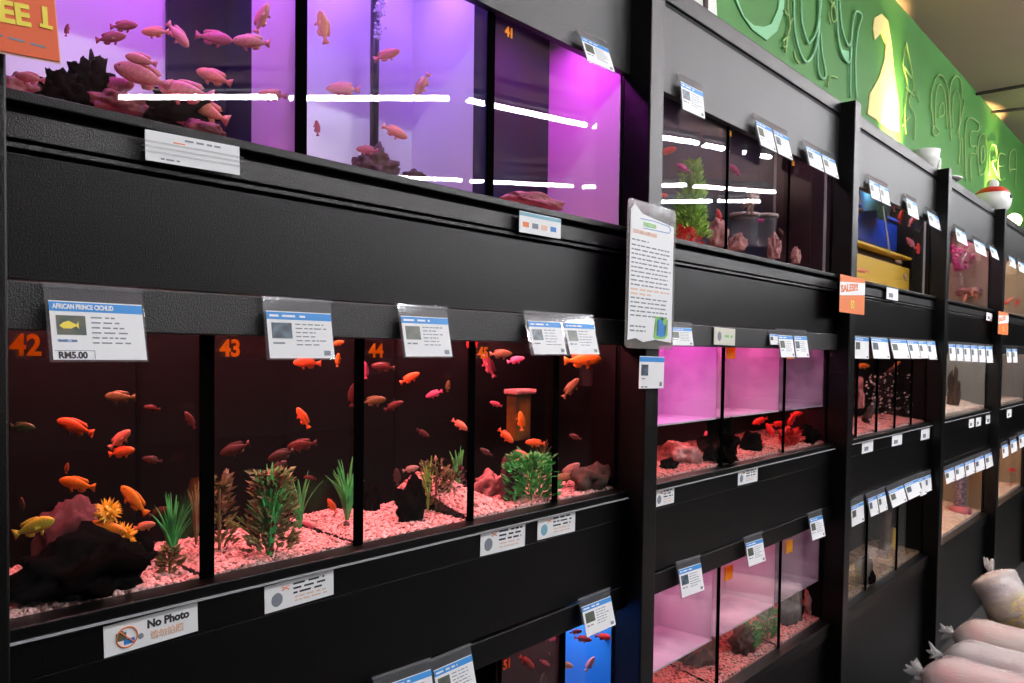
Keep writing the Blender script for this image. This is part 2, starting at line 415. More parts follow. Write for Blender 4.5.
# ---------------------------------------------------------------- rack bays
PR = [.279, 1.590, 2.915, 4.215, 5.555, 6.88]      # right faces of the posts
PW, PY = .058, -.05
BAYS = [(PR[i], PR[i+1]-PW) for i in range(5)]
ORD = ['nearest', 'second', 'third', 'fourth', 'farthest']
ZL = dict(b3=.552, t3=.915, b2=1.184, t2=1.515, b1=1.778, t1=2.123)
for i, (x0, x1) in enumerate(BAYS):
    t = thing('aquarium_rack', ((x0+x1)/2, .25, 0), 'black laminate aquarium rack, the %s bay of the five' % ORD[i], 'aquarium rack', 'black aquarium rack bays')
    xr = x1+PW
    MB().box(x1, xr, PY, .02, 0, 2.378, .003).build('post', 'post', t)
    if i == 0: MB().box(x0-PW, x0, PY, .02, 0, 1.86, .003).build('post', 'post', t)
    MB().box(x0, xr, 0, .56, 2.336, 2.382, .003).build('top_beam', 'lam', t)
    MB().box(x0, x1, .006, .02, 2.324, 2.336).build('groove_or_shade', 'lamp_black', t)
    MB().box(x0, x1, .004, .022, ZL['t1'], 2.324, .001).build('header_panel', 'rail' if i < 1 else 'rail', t)
    MB().box(x0, x1, -.012, .03, 1.765, ZL['b1'], .002).build('ledge', 'post', t)
    MB().box(x0, x1, .006, .03, 1.755, 1.765).build('groove_or_shade', 'lamp_black', t)  # dark strip standing in for the shadow line under the ledge
    MB().box(x0, x1, -.002, .02, 1.727, 1.755, .001).build('label_strip', 'rail', t)
    MB().box(x0, x1, .008, .02, 1.722, 1.727).build('groove_or_shade', 'lamp_black', t)
    MB().box(x0, x1, -.004, .02, 1.716, 1.722, .001).build('bead', 'rail', t)
    MB().box(x0, x1, .008, .02, 1.711, 1.716).build('groove_or_shade', 'lamp_black', t)
    MB().box(x0, x1, .0, .02, 1.572, 1.711, .001).build('fascia_panel', 'lam', t)
    MB().box(x0, x1, -.010, .02, ZL['t2'], 1.570, .002).build('price_rail', 'rail', t)
    MB().box(x0, x1, -.010, .03, 1.168, ZL['b2'], .002).build('ledge', 'lam', t)
    MB().box(x0, x1, -.012, .0, 1.1655, 1.168).build('edge_trim_glint', 'edge', t)  # pale strip that draws the glint along the ledge
    MB().box(x0, x1, -.004, .02, 1.120, 1.164, .001).build('label_strip', 'lam', t)
    MB().box(x0, x1, 0, .02, .968, 1.118, .001).build('fascia_panel', 'lam', t)
    MB().box(x0, x1, -.008, .02, ZL['t3'], .966, .002).build('price_rail', 'lam', t)
    MB().box(x0, x1, -.014, .03, .536, ZL['b3'], .002).build('ledge', 'lam', t)
    MB().box(x0, x1, -.010, .02, .495, .533, .002).build('ledge', 'lam', t)
    MB().box(x0, x1, 0, .02, .0, .493, .002).build('base_panel', 'lam', t)
    for z in (.53, 1.16, 1.752): MB().box(x0, x1, .02, .5, z-.02, z+.0).build('shelf', 'lam', t)
    MB().box(x0, x1, .5, .53, 0, 2.336).build('back_panel', 'lam', t)
    MB().box(x1, xr, .02, .5, 0, 2.336).build('side_panel', 'lam', t)
    if i == 0: MB().box(x0-PW, x0, .02, .5, 0, 2.336).build('side_panel', 'lam', t)

# ---------------------------------------------------------------- aquariums
ROWN = {1: 'top', 2: 'middle', 3: 'bottom'}


def aquarium(row, x0, x1, label, back, group, right=None, left=None, depth=.235, sil=.009, number=None, nummat='numorange', numpx=None, sheets=(), front='glass', water=True):
    zb, zt = {1: (ZL['b1'], ZL['t1']), 2: (ZL['b2'], ZL['t2']), 3: (ZL['b3'], ZL['t3'])}[row]
    zb -= .015; zt += .08 if row > 1 else .17
    t = thing('aquarium', ((x0+x1)/2, depth/2, zb), label, 'aquarium', group)
    MB().box(x0, x1, .023, .027, zb, zt).build('front_glass', front, t)
    MB().box(x0+.001, x0+.004, .0275, depth, zb+.003, zt).build('side_pane', left or 'inner', t)
    for y0_, y1_, m_ in (right if isinstance(right, (list, tuple)) else [(.0275, depth, right or 'inner')]):
        MB().box(x1-.004, x1-.001, y0_, y1_, zb+.003, zt).build('side_pane', m_, t)
    MB().box(x0, x1, depth, depth+.006, zb, zt).build('back_panel', back, t)
    MB().box(x0, x1, .023, depth, zb-.004, zb).build('base_pane', 'sil', t)
    if sil:
        MB().box(x0, x0+sil, .0195, .0225, zb, zt).build('silicone_seam', 'sil', t); (MB().box(x1-sil, x1, .0195, .0225, zb, zt).build('silicone_seam', 'sil', t) if right is None or isinstance(right, list) else None)
    if water:
        MB().box(x0+.005, x1-.005, .042, depth-.002, zt-.045, zt-.043).build('water_surface', 'wsurf', t)
    for sx0, sx1, m, nm in sheets: MB().box(sx0, sx1, depth-.008, depth-.002, zb+.003, zt-.05).build(nm, m, t)
    if number:
        p = at(numpx[0], numpx[1]+2, .0215)
        text(number, 'tank_number', nummat, .034*numpx[2], t, (p.x-t.location.x, .0212-t.location.y, p.z-t.location.z), off=.0010, sx=.95)
    return t


def hood(row, x0, x1, power, col, y=.10, z=None, n=1, tilt=.25):
    zt = {1: 2.235, 2: 1.60, 3: 1.0}[row]
    t = thing('aquarium_lamp', ((x0+x1)/2, y, zt+.03), 'lamp bar behind the %s header of the rack' % ROWN[row], 'aquarium lamp', 'lamp bars over the tanks')
    MB().box(x0+.02, x1-.02, y-.03, y+.03, zt+.012, zt+.03, .002).build('housing', 'tubehouse', t)
    MB().box(x0+.03, x1-.03, y-.012, y+.012, zt+.004, zt+.011, .002).build('diode_strip', 'led', t)
    area('lamp_bar_light', ((x0+x1)/2, y, zt), x1-x0-.06, power, col, (tilt, 0, 0), .05)


def gravel(x0, x1, row, hf, m, label, depth=.235, y0=.029, st=.005, group='gravel beds'):
    z0 = {1: ZL['b1'], 2: ZL['b2'], 3: ZL['b3']}[row]-.014
    x0 += .0042; x1 -= .0042; y1 = depth-.001
    nx = max(4, int((x1-x0)/st)); ny = int((y1-y0)/st)
    b = MB(); g = []
    for j in range(ny+1):
        rw = []
        for i in range(nx+1):
            x = x0+(x1-x0)*i/nx; y = y0+(y1-y0)*j/ny
            h = hf((x-x0)/(x1-x0), (y-y0)/(y1-y0))+rnd.uniform(-.0022, .0022)
            h += .004*noise.noise(Vector((x*14, y*14, row)))
            rw.append(b.bm.verts.new((x, y, max(z0+.004, z0+h))))
        g.append(rw)
    for j in range(ny):
        for i in range(nx): b.bm.faces.new((g[j][i], g[j][i+1], g[j+1][i+1], g[j+1][i]))
    bt = [b.bm.verts.new((v.co.x, v.co.y, z0)) for v in g[0]]
    for i in range(nx): b.bm.faces.new((bt[i], bt[i+1], g[0][i+1], g[0][i]))
    o = b.build('gravel_bed', m)
    return tag(o, label, 'gravel', group, 'stuff')


def rock(c, size, m, label, seed=0, rough=.35, name='rock', group=None, sub=4, cat='rock', freq=1.6, flat=0):
    b = MB(); bmesh.ops.create_icosphere(b.bm, subdivisions=sub, radius=1)
    for v in b.bm.verts:
        p = v.co.copy(); n = noise.noise(p*freq+Vector((seed*7.1, 0, 0)))*rough*1.3+noise.noise(p*freq*2.7+Vector((0, seed*3.3, 0)))*rough*.6+noise.noise(p*freq*7)*rough*.2
        p *= 1+n
        if p.z < -.55: p.z = -.55
        v.co = Vector((p.x*size[0], p.y*size[1], (p.z+.55)*size[2]))+Vector(c)
    o = b.build(name, m, None, True); return tag(o, label, cat, group)


def blades(c, h, spread, n, m, label, wd=.006, name='aquarium_plant', lean=0, group='plastic aquarium plants', seed=1):
    r = random.Random(seed); b = MB(); c = Vector(c); wd *= 1.5; n = int(n*1.3)
    for k in range(n):
        a = r.uniform(0, 2*math.pi); s = r.uniform(.2, 1)*spread; hh = h*r.uniform(.6, 1); q = []
        dx, dy = math.cos(a)*s, math.sin(a)*s*.35
        nn = 7
        for i in range(nn+1):
            t = i/nn; q.append(c+Vector((dx*t*t+lean*t*t, max(-.9, dy)*t*t, hh*(t-.18*t*t*(s/spread)))))
        wv = Vector((r.uniform(.5, 1), r.uniform(-.5, .5), 0)).normalized(); pv = None
        for i, p in enumerate(q):
            wi = wd*(1-.9*(i/nn)**2)*(.4+.6*min(1, i/2)); v1 = b.bm.verts.new(p-wv*wi/2); v2 = b.bm.verts.new(p+wv*wi/2); v3 = b.bm.verts.new(p+Vector((0, .0012, 0)))
            if pv: b.bm.faces.new((pv[0], v1, v3, pv[2])); b.bm.faces.new((pv[2], v3, v2, pv[1])); b.bm.faces.new((pv[0], pv[1], v2, v1))
            pv = (v1, v2, v3)
    o = b.build(name, m, None, True); return tag(o, label, 'aquarium plant', group)


def bushy(c, h, rx, n, m, label, leaf=.010, name='aquarium_plant', group='plastic aquarium plants', seed=1, cone=.3):
    r = random.Random(seed); b = MB(); c = Vector(c); leaf *= 1.5; n = int(n*1.3)
    b.tube([c, c+Vector((0, 0, h*.9))], .0025, 5)
    for k in range(n):
        t = r.random(); z = h*(.06+.94*t); rr = rx*(1-t*(1-cone))*math.sqrt(r.random()); a = r.uniform(0, 6.283)
        p = c+Vector((rr*math.cos(a), rr*math.sin(a)*.6, z)); d = Vector((math.cos(a)+r.uniform(-.5, .5), math.sin(a)*.6, r.uniform(.1, 1.1))).normalized()
        s = d.orthogonal().normalized(); s.rotate(Matrix.Rotation(r.uniform(0, 3), 3, d)); L = leaf*r.uniform(.6, 1.3)
        v = [b.bm.verts.new(p), b.bm.verts.new(p+d*L*.5+s*L*.22), b.bm.verts.new(p+d*L), b.bm.verts.new(p+d*L*.5-s*L*.22), b.bm.verts.new(p+d*L*.5+d.cross(s)*L*.1)]
        b.bm.faces.new((v[0], v[1], v[4])); b.bm.faces.new((v[1], v[2], v[4])); b.bm.faces.new((v[2], v[3], v[4])); b.bm.faces.new((v[3], v[0], v[4]))
    o = b.build(name, m); return tag(o, label, 'aquarium plant', group)


def spiky(c, r0, m, label, seed=3, group='spiky yellow plastic flowers'):
    r = random.Random(seed); b = MB(); c = Vector(c); b.ball(c, r0*.5, 2)
    for k in range(90):
        d = Vector((r.gauss(0, 1), r.gauss(0, 1), r.gauss(0, 1))).normalized(); s = d.orthogonal().normalized(); q = d.cross(s)
        p = [b.bm.verts.new(c+d*r0*.35+(s*math.cos(a)+q*math.sin(a))*r0*.16) for a in (0, 2.09, 4.19)]; tip = b.bm.verts.new(c+d*r0*r.uniform(.85, 1.1))
        for i in range(3): b.bm.faces.new((p[i], p[(i+1) % 3], tip))
    return tag(b.build('plastic_flower', m), label, 'aquarium ornament', group)


# ---- fish mesh: length 1 along +x (head at +x), thickness y, height z
def fish_mesh():
    b = MB(); prof = [(.50, .006, .0), (.47, .05, -.004), (.42, .092, .0), (.34, .130, .006), (.22, .160, .012), (.08, .165, .012), (-.06, .145, .01), (-.18, .108, .006), (-.28, .068, .004), (-.34, .045, .004), (-.37, .044, .004)]
    seg = 14; rings = []
    for x, hz, cz in prof:
        wy = hz*.45 if x < .3 else hz*.5
        if x < -.25: wy = hz*.35
        rings.append([b.bm.verts.new((x, wy*math.cos(2*math.pi*k/seg), cz+hz*math.sin(2*math.pi*k/seg))) for k in range(seg)])
    for i in range(len(rings)-1):
        for k in range(seg): b.bm.faces.new((rings[i][k], rings[i][(k+1) % seg], rings[i+1][(k+1) % seg], rings[i+1][k]))
    b.bm.faces.new(rings[0]); b.bm.faces.new(rings[-1][::-1])

    def fin(pts, th=.008): b.prism(pts, -th, th)
    fin([(-.34, .035), (-.42, .09), (-.50, .135), (-.485, .03), (-.475, .0), (-.49, -.06), (-.50, -.115), (-.42, -.075), (-.34, -.03)])
    fin([(.22, .15), (.14, .205), (.0, .215), (-.12, .20), (-.24, .185), (-.31, .12), (-.24, .07), (-.1, .10), (.1, .14)])
    fin([(-.02, -.13), (-.08, -.20), (-.20, -.185), (-.27, -.12), (-.22, -.07)])
    fin([(.20, -.14), (.12, -.25), (.07, -.23), (.10, -.13)])
    for sg in (-1, 1):
        v = [b.bm.verts.new(p) for p in ((.20, sg*.062, -.02), (.08, sg*.12, -.01), (.07, sg*.11, -.08), (.18, sg*.062, -.07), (.12, sg*.085, -.045))]
        for i in range(4): b.bm.faces.new((v[i], v[(i+1) % 4], v[4]))
    bmesh.ops.recalc_face_normals(b.bm, faces=b.bm.faces)
    for f in b.bm.faces: f.smooth = True
    me = bpy.data.meshes.new('fish_body'); b.bm.to_mesh(me); b.bm.free(); me.materials.append(FC['pink'])
    e = MB(); e.ball((.385, -.048, .03), .017, 1); e.ball((.385, .048, .03), .017, 1)
    em = bpy.data.meshes.new('fish_eyes'); e.bm.to_mesh(em); e.bm.free(); em.materials.append(M['eye'])
    return me, em


FM, EM = fish_mesh()


def fish(px, py, L, ang, col, label, y=.13, turn=0, group='fish in the tanks', fat=1.0):
    p = at(px, py, y); s = L*ppm(p)
    o = bpy.data.objects.new('fish', FM); C.objects.link(o)
    o.material_slots[0].link = 'OBJECT'; o.material_slots[0].material = FC[col]
    a = math.radians(ang); view = Vector((_f.x, _f.y, 0)).normalized(); right = Vector((RT.x, RT.y, 0)).normalized()
    ca = math.cos(a); hd = right*ca+Vector((0, 0, 1))*math.sin(a)
    hd.rotate(Matrix.Rotation(math.radians(turn), 3, 'Z'))
    side = view if ca >= 0 else -view
    side = (side-hd*side.dot(hd)).normalized(); upv = hd.cross(side)
    if upv.z < 0 and abs(ca) > .05: side = -side; upv = -upv
    o.matrix_world = Matrix.Translation(p) @ Matrix(((hd.x*s, side.x*s, upv.x*s*fat, 0), (hd.y*s, side.y*s, upv.y*s*fat, 0), (hd.z*s, side.z*s, upv.z*s*fat, 0), (0, 0, 0, 1)))
    tag(o, label, 'fish', group)
    if L > 15:
        e = bpy.data.objects.new('eyes', EM); C.objects.link(e); e.parent = o
    return o

# ================================================================ BAY 1
B1, B2, B3, B4, B5 = BAYS
YB = .235


def bx(px, py=150, y=YB): return at(px, py, y).x


G1 = 'aquariums of the top row in the nearest bay'
U1, U2 = .668*1.02, 1.07*1.02
aquarium(1, B1[0], U1, 'wide lilac aquarium at the top left behind the orange poster', 'backlilac', G1, sheets=[(bx(165), U1-.005, 'backnavy', 'backdrop_sheet')], right=[(.0275, .15, 'backlilac'), (.15, .235, 'backnavy')])
aquarium(1, U1, U2, 'lilac aquarium with a thin air pipe, middle of the top row in the nearest bay', 'backlilac', G1, right=[(.0275, .062, 'backnavy'), (.062, .235, 'backlilac')], left='backlilac', sil=.010)
aquarium(1, U2, B1[1], 'top row aquarium numbered 41 with a dark back and a bright pink end wall', 'backnavy', G1, right='backlilac', left='backnavy', number='41', numpx=(505, 33, .75), nummat='numorange')
hood(1, B1[0], U1, 2.3, (.58, .115, 1.0), tilt=.05); hood(1, U1, U2, 1.5, (.38, .13, 1.0)); hood(1, U2, B1[1], 1.9, (.82, .05, .92), tilt=.0)
G2 = 'aquariums of the middle row in the nearest bay'
dv = [B1[0], .536, .793, 1.049, 1.300, B1[1]]
aquarium(2, dv[0], dv[1], 'dark aquarium numbered 42 with a black rock and spiky yellow flowers', 'backblack', G2, number='42', numpx=(10, 353, 1), sil=.010)
aquarium(2, dv[1], dv[2], 'dark aquarium numbered 43 with bushy plants in the middle', 'backblack', G2, number='43', numpx=(220, 354, .95), sil=.010)
aquarium(2, dv[2], dv[3], 'dark aquarium numbered 44 between the tanks 43 and 45', 'backblack', G2, number='44', numpx=(369, 355, .9), sil=.008)
aquarium(2, dv[3], dv[4], 'dark aquarium numbered 45 with a mound of pink gravel', 'backblack', G2, number='45', numpx=(478, 356, .85), sil=.008)
aquarium(2, dv[4], dv[5], 'dark aquarium at the right end of the middle row, driftwood root inside', 'backblack', G2, right='backblack', sil=.008)
hood(2, dv[0], dv[2], 4.6, (1, .22, .24), y=.12, tilt=0); hood(2, dv[2], dv[4], 4.6, (1, .22, .25), y=.12, tilt=0); hood(2, dv[4], dv[5], 2.1, (1, .22, .25), y=.12, tilt=0)
G3 = 'aquariums of the bottom row in the nearest bay'
aquarium(3, 1.131, 1.335, 'dark aquarium numbered 51 at the bottom edge of the picture', 'backwine', G3, number='51', numpx=(503, 668, .75), nummat='numred', left='backwine', right=[(.0275, .235, 'backwine')])
aquarium(3, 1.335, B1[1], 'small aquarium with a bright blue back wall full of red fish', 'backblue', G3, right='backblue', left='backblue')
hood(3, 1.131, 1.335, .8, (1, .3, .4), y=.12); hood(3, 1.335, B1[1], 1.5, (.9, .8, .95), y=.12)

TN = ['the tank numbered 42', 'the tank numbered 43', 'the tank numbered 44', 'the tank numbered 45', 'the last tank of the middle row in the nearest bay']
hfs = [lambda u, v: .017+.004*v, lambda u, v: .017+.005*v, lambda u, v: .017+.006*v+.004*math.sin(u*6)*v,
       lambda u, v: .018+.008*v+.050*max(0, 1-abs(u-.22)*2.6)*min(1, v*2.2), lambda u, v: .018+.004*v+.018*max(0, 1-abs(u-.85)*3)*v]
for k in range(5):
    gravel(dv[k], dv[k+1], 2, hfs[k], 'gravel', 'pink lit gravel bed of '+TN[k], st=.004)
gravel(1.131, 1.335, 3, lambda u, v: .02, 'gravel', 'gravel bed of the tank numbered 51', st=.008)
gravel(1.335, B1[1], 3, lambda u, v: .02, 'gravel', 'gravel bed of the blue backed bottom tank', st=.008)
for k, (a, c, n) in enumerate(((B1[0], U1, 'lilac tank behind the orange poster'), (U1, U2, 'lilac tank with the air pipe'), (U2, B1[1], 'top tank numbered 41'))):
    gravel(a, c, 1, lambda u, v: .012+.006*v, 'gravelred', 'dark red gravel bed of the '+n, st=.008)


def floorpt(px, py, y, zf=None):      # a point on the tank floor seen at the pixel; y is used where the floor is out of sight
    if py < 330: zf = ZL['b1']-.006; p = at(px, py, y); p.z = max(p.z, zf); return p
    z = zf or ((ZL['b2']+.004) if py < 620-.19*px*0 and (px < 630 and py < 625 or py < 480) else ZL['b3']+.01)
    d = at(px, py, 0)-CAM; q = CAM+d*((z-CAM.z)/d.z)
    if q.y < .05 or q.y > .215: yy = min(.205, max(.055, q.y)); q = at(px, py, yy); q.z = z if q.z < z else q.z
    return q


def R(px, py, wpx, hpx, y, m, label, seed, dy=.6, **k):       # rock whose base centre is at the pixel
    p = floorpt(px, py, y, k.pop('zlow', None)); s = ppm(p); rock((p.x, p.y, p.z), (wpx*s/2.0, min(wpx*s/2.0*dy, .075), hpx*s/1.6), m, label, seed, **k)


# top tanks: rocks
R(62, 103, 38, 30, .14, 'rockblack', 'black lava rock at the left end of the top left tank', 1, group='lava rocks', freq=2.6, rough=.55)
R(92, 106, 40, 46, .16, 'rockblack', 'tall jagged black lava rock beside the post in the top left tank', 2, group='lava rocks', freq=2.8, rough=.6)
R(120, 112, 50, 20, .12, 'rockred', 'reddish flat rock in front of the tall black lava rock', 3, group='reddish rocks', freq=2.4)
R(182, 126, 66, 34, .15, 'rockblack', 'wide black lava rock under the large fish, top left tank', 4, group='lava rocks', freq=2.6, rough=.5)
R(205, 136, 40, 15, .10, 'rockred', 'small red rock before the wide lava rock, top left tank', 5, group='reddish rocks')
R(376, 175, 44, 24, .14, 'rockmaroon', 'maroon rock under the air pipe, top middle tank', 6, group='reddish rocks', freq=2.6, rough=.5)
R(413, 182, 30, 12, .12, 'rockmaroon', 'low maroon rock right of the one under the air pipe', 7, group='reddish rocks')
R(535, 206, 76, 12, .14, 'rockpink', 'long low reddish rock at the bottom of tank 41', 8, group='reddish rocks', dy=.4)
R(25, 96, 34, 20, .15, 'rockpink', 'pink rock half hidden by the left post, top left tank', 9, group='reddish rocks')
# air pipe and bubbles
p0 = at(374, 160, .20)
t = thing('air_pipe', (p0.x, p0.y, 1.79), 'thin dark air pipe standing in the lilac top middle tank', 'air pipe')
MB().tube([(p0.x, p0.y, 1.80), (p0.x, p0.y, 2.26)], .0085, 10).build('pipe', 'pipe', t, True)
MB().lathe([(.018, 0), (.018, .02), (.010, .03)], 14, (p0.x, p0.y, 1.785)).build('foot', 'pipe', t)


def bubbles(px0, py0, px1, py1, n, y, label, r0=.0018, seed=5):
    r = random.Random(seed); b = MB()
    for k in range(n):
        tt = r.random(); p = at(px0+(px1-px0)*tt+r.gauss(0, 4)*(1-tt*.5), py0+(py1-py0)*tt, y+r.uniform(-.02, .02)); b.ball(p, r0*r.uniform(.6, 1.4), 1)
    o = b.build('air_bubbles', 'bubble'); tag(o, label, 'bubbles', None, 'stuff')


bubbles(382, 0, 378, 40, 60, .18, 'stream of white air bubbles at the top of the air pipe', .0024)
bubbles(385, -14, 378, 12, 60, .18, 'dense burst of bubbles above the air pipe', .003, 6)
# middle tanks: rocks, plants
R(72, 560, 66, 64, .16, 'rockmaroon', 'maroon sloping rock behind the black rock in tank 42', 11, group='reddish rocks', dy=.5)
R(82, 601, 122, 60, .095, 'rockblack', 'big black rock at the front of tank 42', 12, group='black rocks', dy=.5, rough=.42, freq=2.2)
R(128, 570, 44, 44, .115, 'rockblack', 'black rock under the spiky yellow flowers in tank 42', 13, group='black rocks', dy=.6)
for (px, py, r_, m, l, sd) in ((108, 512, 15, 'yellowpl', 'upper spiky yellow flower on the black rock', 3), (122, 538, 17, 'yellowpl', 'lower spiky yellow flower on the black rock', 4)):
    p = at(px, py, .10); spiky(p, r_*ppm(p), M[m], l, sd)


def P(kind, px, py, wpx, hpx, y, n, m, label, **k):
    p = floorpt(px, py, y); s = ppm(p); wpx *= 1.35; hpx *= 1.15
    if kind == 'b': blades(p, hpx*s, wpx*s, n, m, label, **k)
    else: bushy(p, hpx*s, wpx*s, n, m, label, **k)


P('b', 172, 566, 16, 72, .13, 34, 'green', 'grassy dark green plant left of the seam between tanks 42 and 43', wd=.005, seed=2)
P('s', 170, 572, 8, 20, .12, 60, 'olive', 'pale moss tuft at the foot of the grassy plant in tank 42', seed=9)
P('b', 196, 545, 12, 62, .18, 18, 'olive', 'thin olive grass behind the seam of tank 42', wd=.004, seed=3)
P('s', 219, 552, 11, 66, .12, 170, 'olive', 'olive bushy plant at the left end of tank 43', seed=4, cone=.5)
P('b', 269, 556, 24, 88, .12, 20, 'green', 'bright green broad leaved plant behind the brown bush in tank 43', wd=.011, seed=5)
P('s', 272, 556, 19, 72, .10, 420, 'olive', 'brown and olive bush in the middle of tank 43', seed=6, cone=.7)
P('b', 258, 552, 18, 40, .09, 22, 'lime', 'lime grass tuft at the foot of the brown bush in tank 43', wd=.004, seed=7, lean=-.02)
P('b', 300, 530, 26, 60, .20, 12, 'green', 'dim green leaves at the back of tank 43', wd=.008, seed=8)
P('b', 347, 523, 22, 66, .16, 18, 'green', 'spreading green plant at the right end of tank 43', wd=.008, seed=10)
P('b', 428, 512, 10, 54, .15, 12, 'lime', 'thin lime stalks in the middle of tank 44', wd=.004, seed=11)
P('s', 436, 510, 13, 42, .13, 130, 'olive', 'olive bush in tank 44 beside the dark mushroom rock', seed=12, cone=.8)
P('b', 458, 498, 10, 52, .14, 16, 'green', 'bright green plant at the right end of tank 44', wd=.008, seed=13)
P('s', 452, 506, 14, 30, .12, 110, 'rockmaroon', 'brown moss under the bright green plant in tank 44', seed=14, cone=.8)
P('s', 531, 500, 24, 38, .12, 460, 'green', 'round green moss ball right of the gravel mound in tank 45', seed=15, cone=.9, leaf=.012)
P('b', 542, 470, 15, 30, .13, 16, 'olive', 'sparse olive leaves above the moss ball in tank 45', wd=.004, seed=16)
R(412, 520, 30, 40, .15, 'rockblack', 'dark mushroom shaped rock in tank 44', 21, group='black rocks', rough=.5)
R(510, 500, 26, 40, .15, 'rockmaroon', 'brown upright rock on the gravel mound in tank 45', 22, group='reddish rocks', rough=.5)
R(492, 496, 40, 24, .17, 'rockpink', 'pink rock pile on the mound in tank 45', 23, group='reddish rocks', rough=.5)
R(592, 488, 50, 24, .13, 'wood', 'brown log at the right end of the middle row', 24, group='driftwood pieces', dy=.5)
R(372, 512, 18, 26, .17, 'rockblack', 'black stone at the left end of tank 44', 25, group='black rocks')
p = [at(*q) for q in ((585, 470, .14), (590, 440, .15), (597, 405, .17), (606, 380, .19), (612, 360, .2))]
tag(MB().tube(p, [.014, .009, .007, .005, .003], 8).build('driftwood_root', 'backgrey', None, True), 'thin grey driftwood root rising at the end of the middle row', 'driftwood')
# a yellow ornament and an orange bar seen in tank 45
p = at(521, 440, .17); s = ppm(p)
t = thing('tank_ornament', (p.x, p.y, p.z), 'small yellow box ornament with an orange lid in tank 45', 'aquarium ornament')
MB().box(p.x-13*s, p.x+10*s, p.y-.01, p.y+.02, p.z, p.z+46*s, .003).build('body', mat('ornament_olive', (.03, .028, .012), .5, var=(20, (.20, .11, .01))), t)
MB().box(p.x-15*s, p.x+16*s, p.y-.015, p.y+.025, p.z+46*s, p.z+51*s, .003).build('lid', 'rockpink', t)

# fish  (px, py, length px, heading deg, colour, label, depth, turn)
for a in [
    (111, 38, 31, 10, 'rose', 'dusky rose fish heading right, uppermost left of the dark sheet in the top left tank'),
    (124, 26, 28, 5, 'rose', 'dark rose fish facing right near the upper edge of the lilac tank'),
    (155, 32, 28, 180, 'salmon', 'orange pink fish facing left just left of the dark sheet'),
    (178, 35, 32, -48, 'pink', 'pink fish diving to the right at the edge of the dark sheet'),
    (214, 38, 38, -8, 'rose', 'rosy fish heading right in front of the dark sheet'),
    (251, 42, 38, 175, 'pink', 'striped pink fish facing left across the right edge of the dark sheet'),
    (262, 18, 32, 68, 'pink', 'pale pink fish swimming steeply upward right of the dark sheet'),
    (67, 30, 13, 80, 'rose', 'tiny dark pink fish beside the orange poster'),
    (141, 60, 33, 165, 'pink', 'slender pink fish heading left above the tall black lava rock'),
    (142, 76, 60, 160, 'pink', 'large pink fish sloping down right behind the lava rocks'),
    (214, 77, 38, 160, 'salmon', 'bright salmon fish with white fins low before the dark sheet'),
    (186, 92, 56, 170, 'pink', 'big pale fish just above the reflected tube in the top left tank'),
    (205, 110, 52, 155, 'salmon', 'big salmon fish below the reflected tube in the top left tank'),
    (110, 88, 50, 10, 'rose', 'rosy fish lying low between the black lava rocks'),
    (272, 95, 30, 175, 'pink', 'pink fish crossed by the end of the reflected tube'),
    (30, 78, 30, 170, 'pink', 'blurred pink fish under the orange poster'),
    (178, 113, 44, 150, 'rose', 'dark pink fish close to the gravel of the top left tank'),
    (323, 27, 34, 100, 'salmon', 'salmon fish rising upright at the left end of the top middle tank'),
    (343, 89, 34, 178, 'pink', 'pale pink fish facing left on the reflected tube, top middle tank'),
    (387, 55, 28, 20, 'salmon', 'salmon fish facing right beside the air pipe'),
    (422, 85, 27, 238, 'pink', 'pink fish nosing down left with its tail up, top middle tank'),
    (395, 132, 28, -25, 'salmon', 'salmon fish heading down right below the reflected tube'),
    (367, 150, 22, 175, 'rose', 'rosy fish just above the maroon rock under the air pipe'),
    (317, 128, 16, 95, 'rose', 'sliver of a rosy fish at the seam of the top middle tank'),
]: fish(*a, y=.05 if 225 < a[0] < 300 or 405 < a[0] < 500 else .12+rnd.uniform(-.04, .04), group='peacock fish in the lilac top tanks')
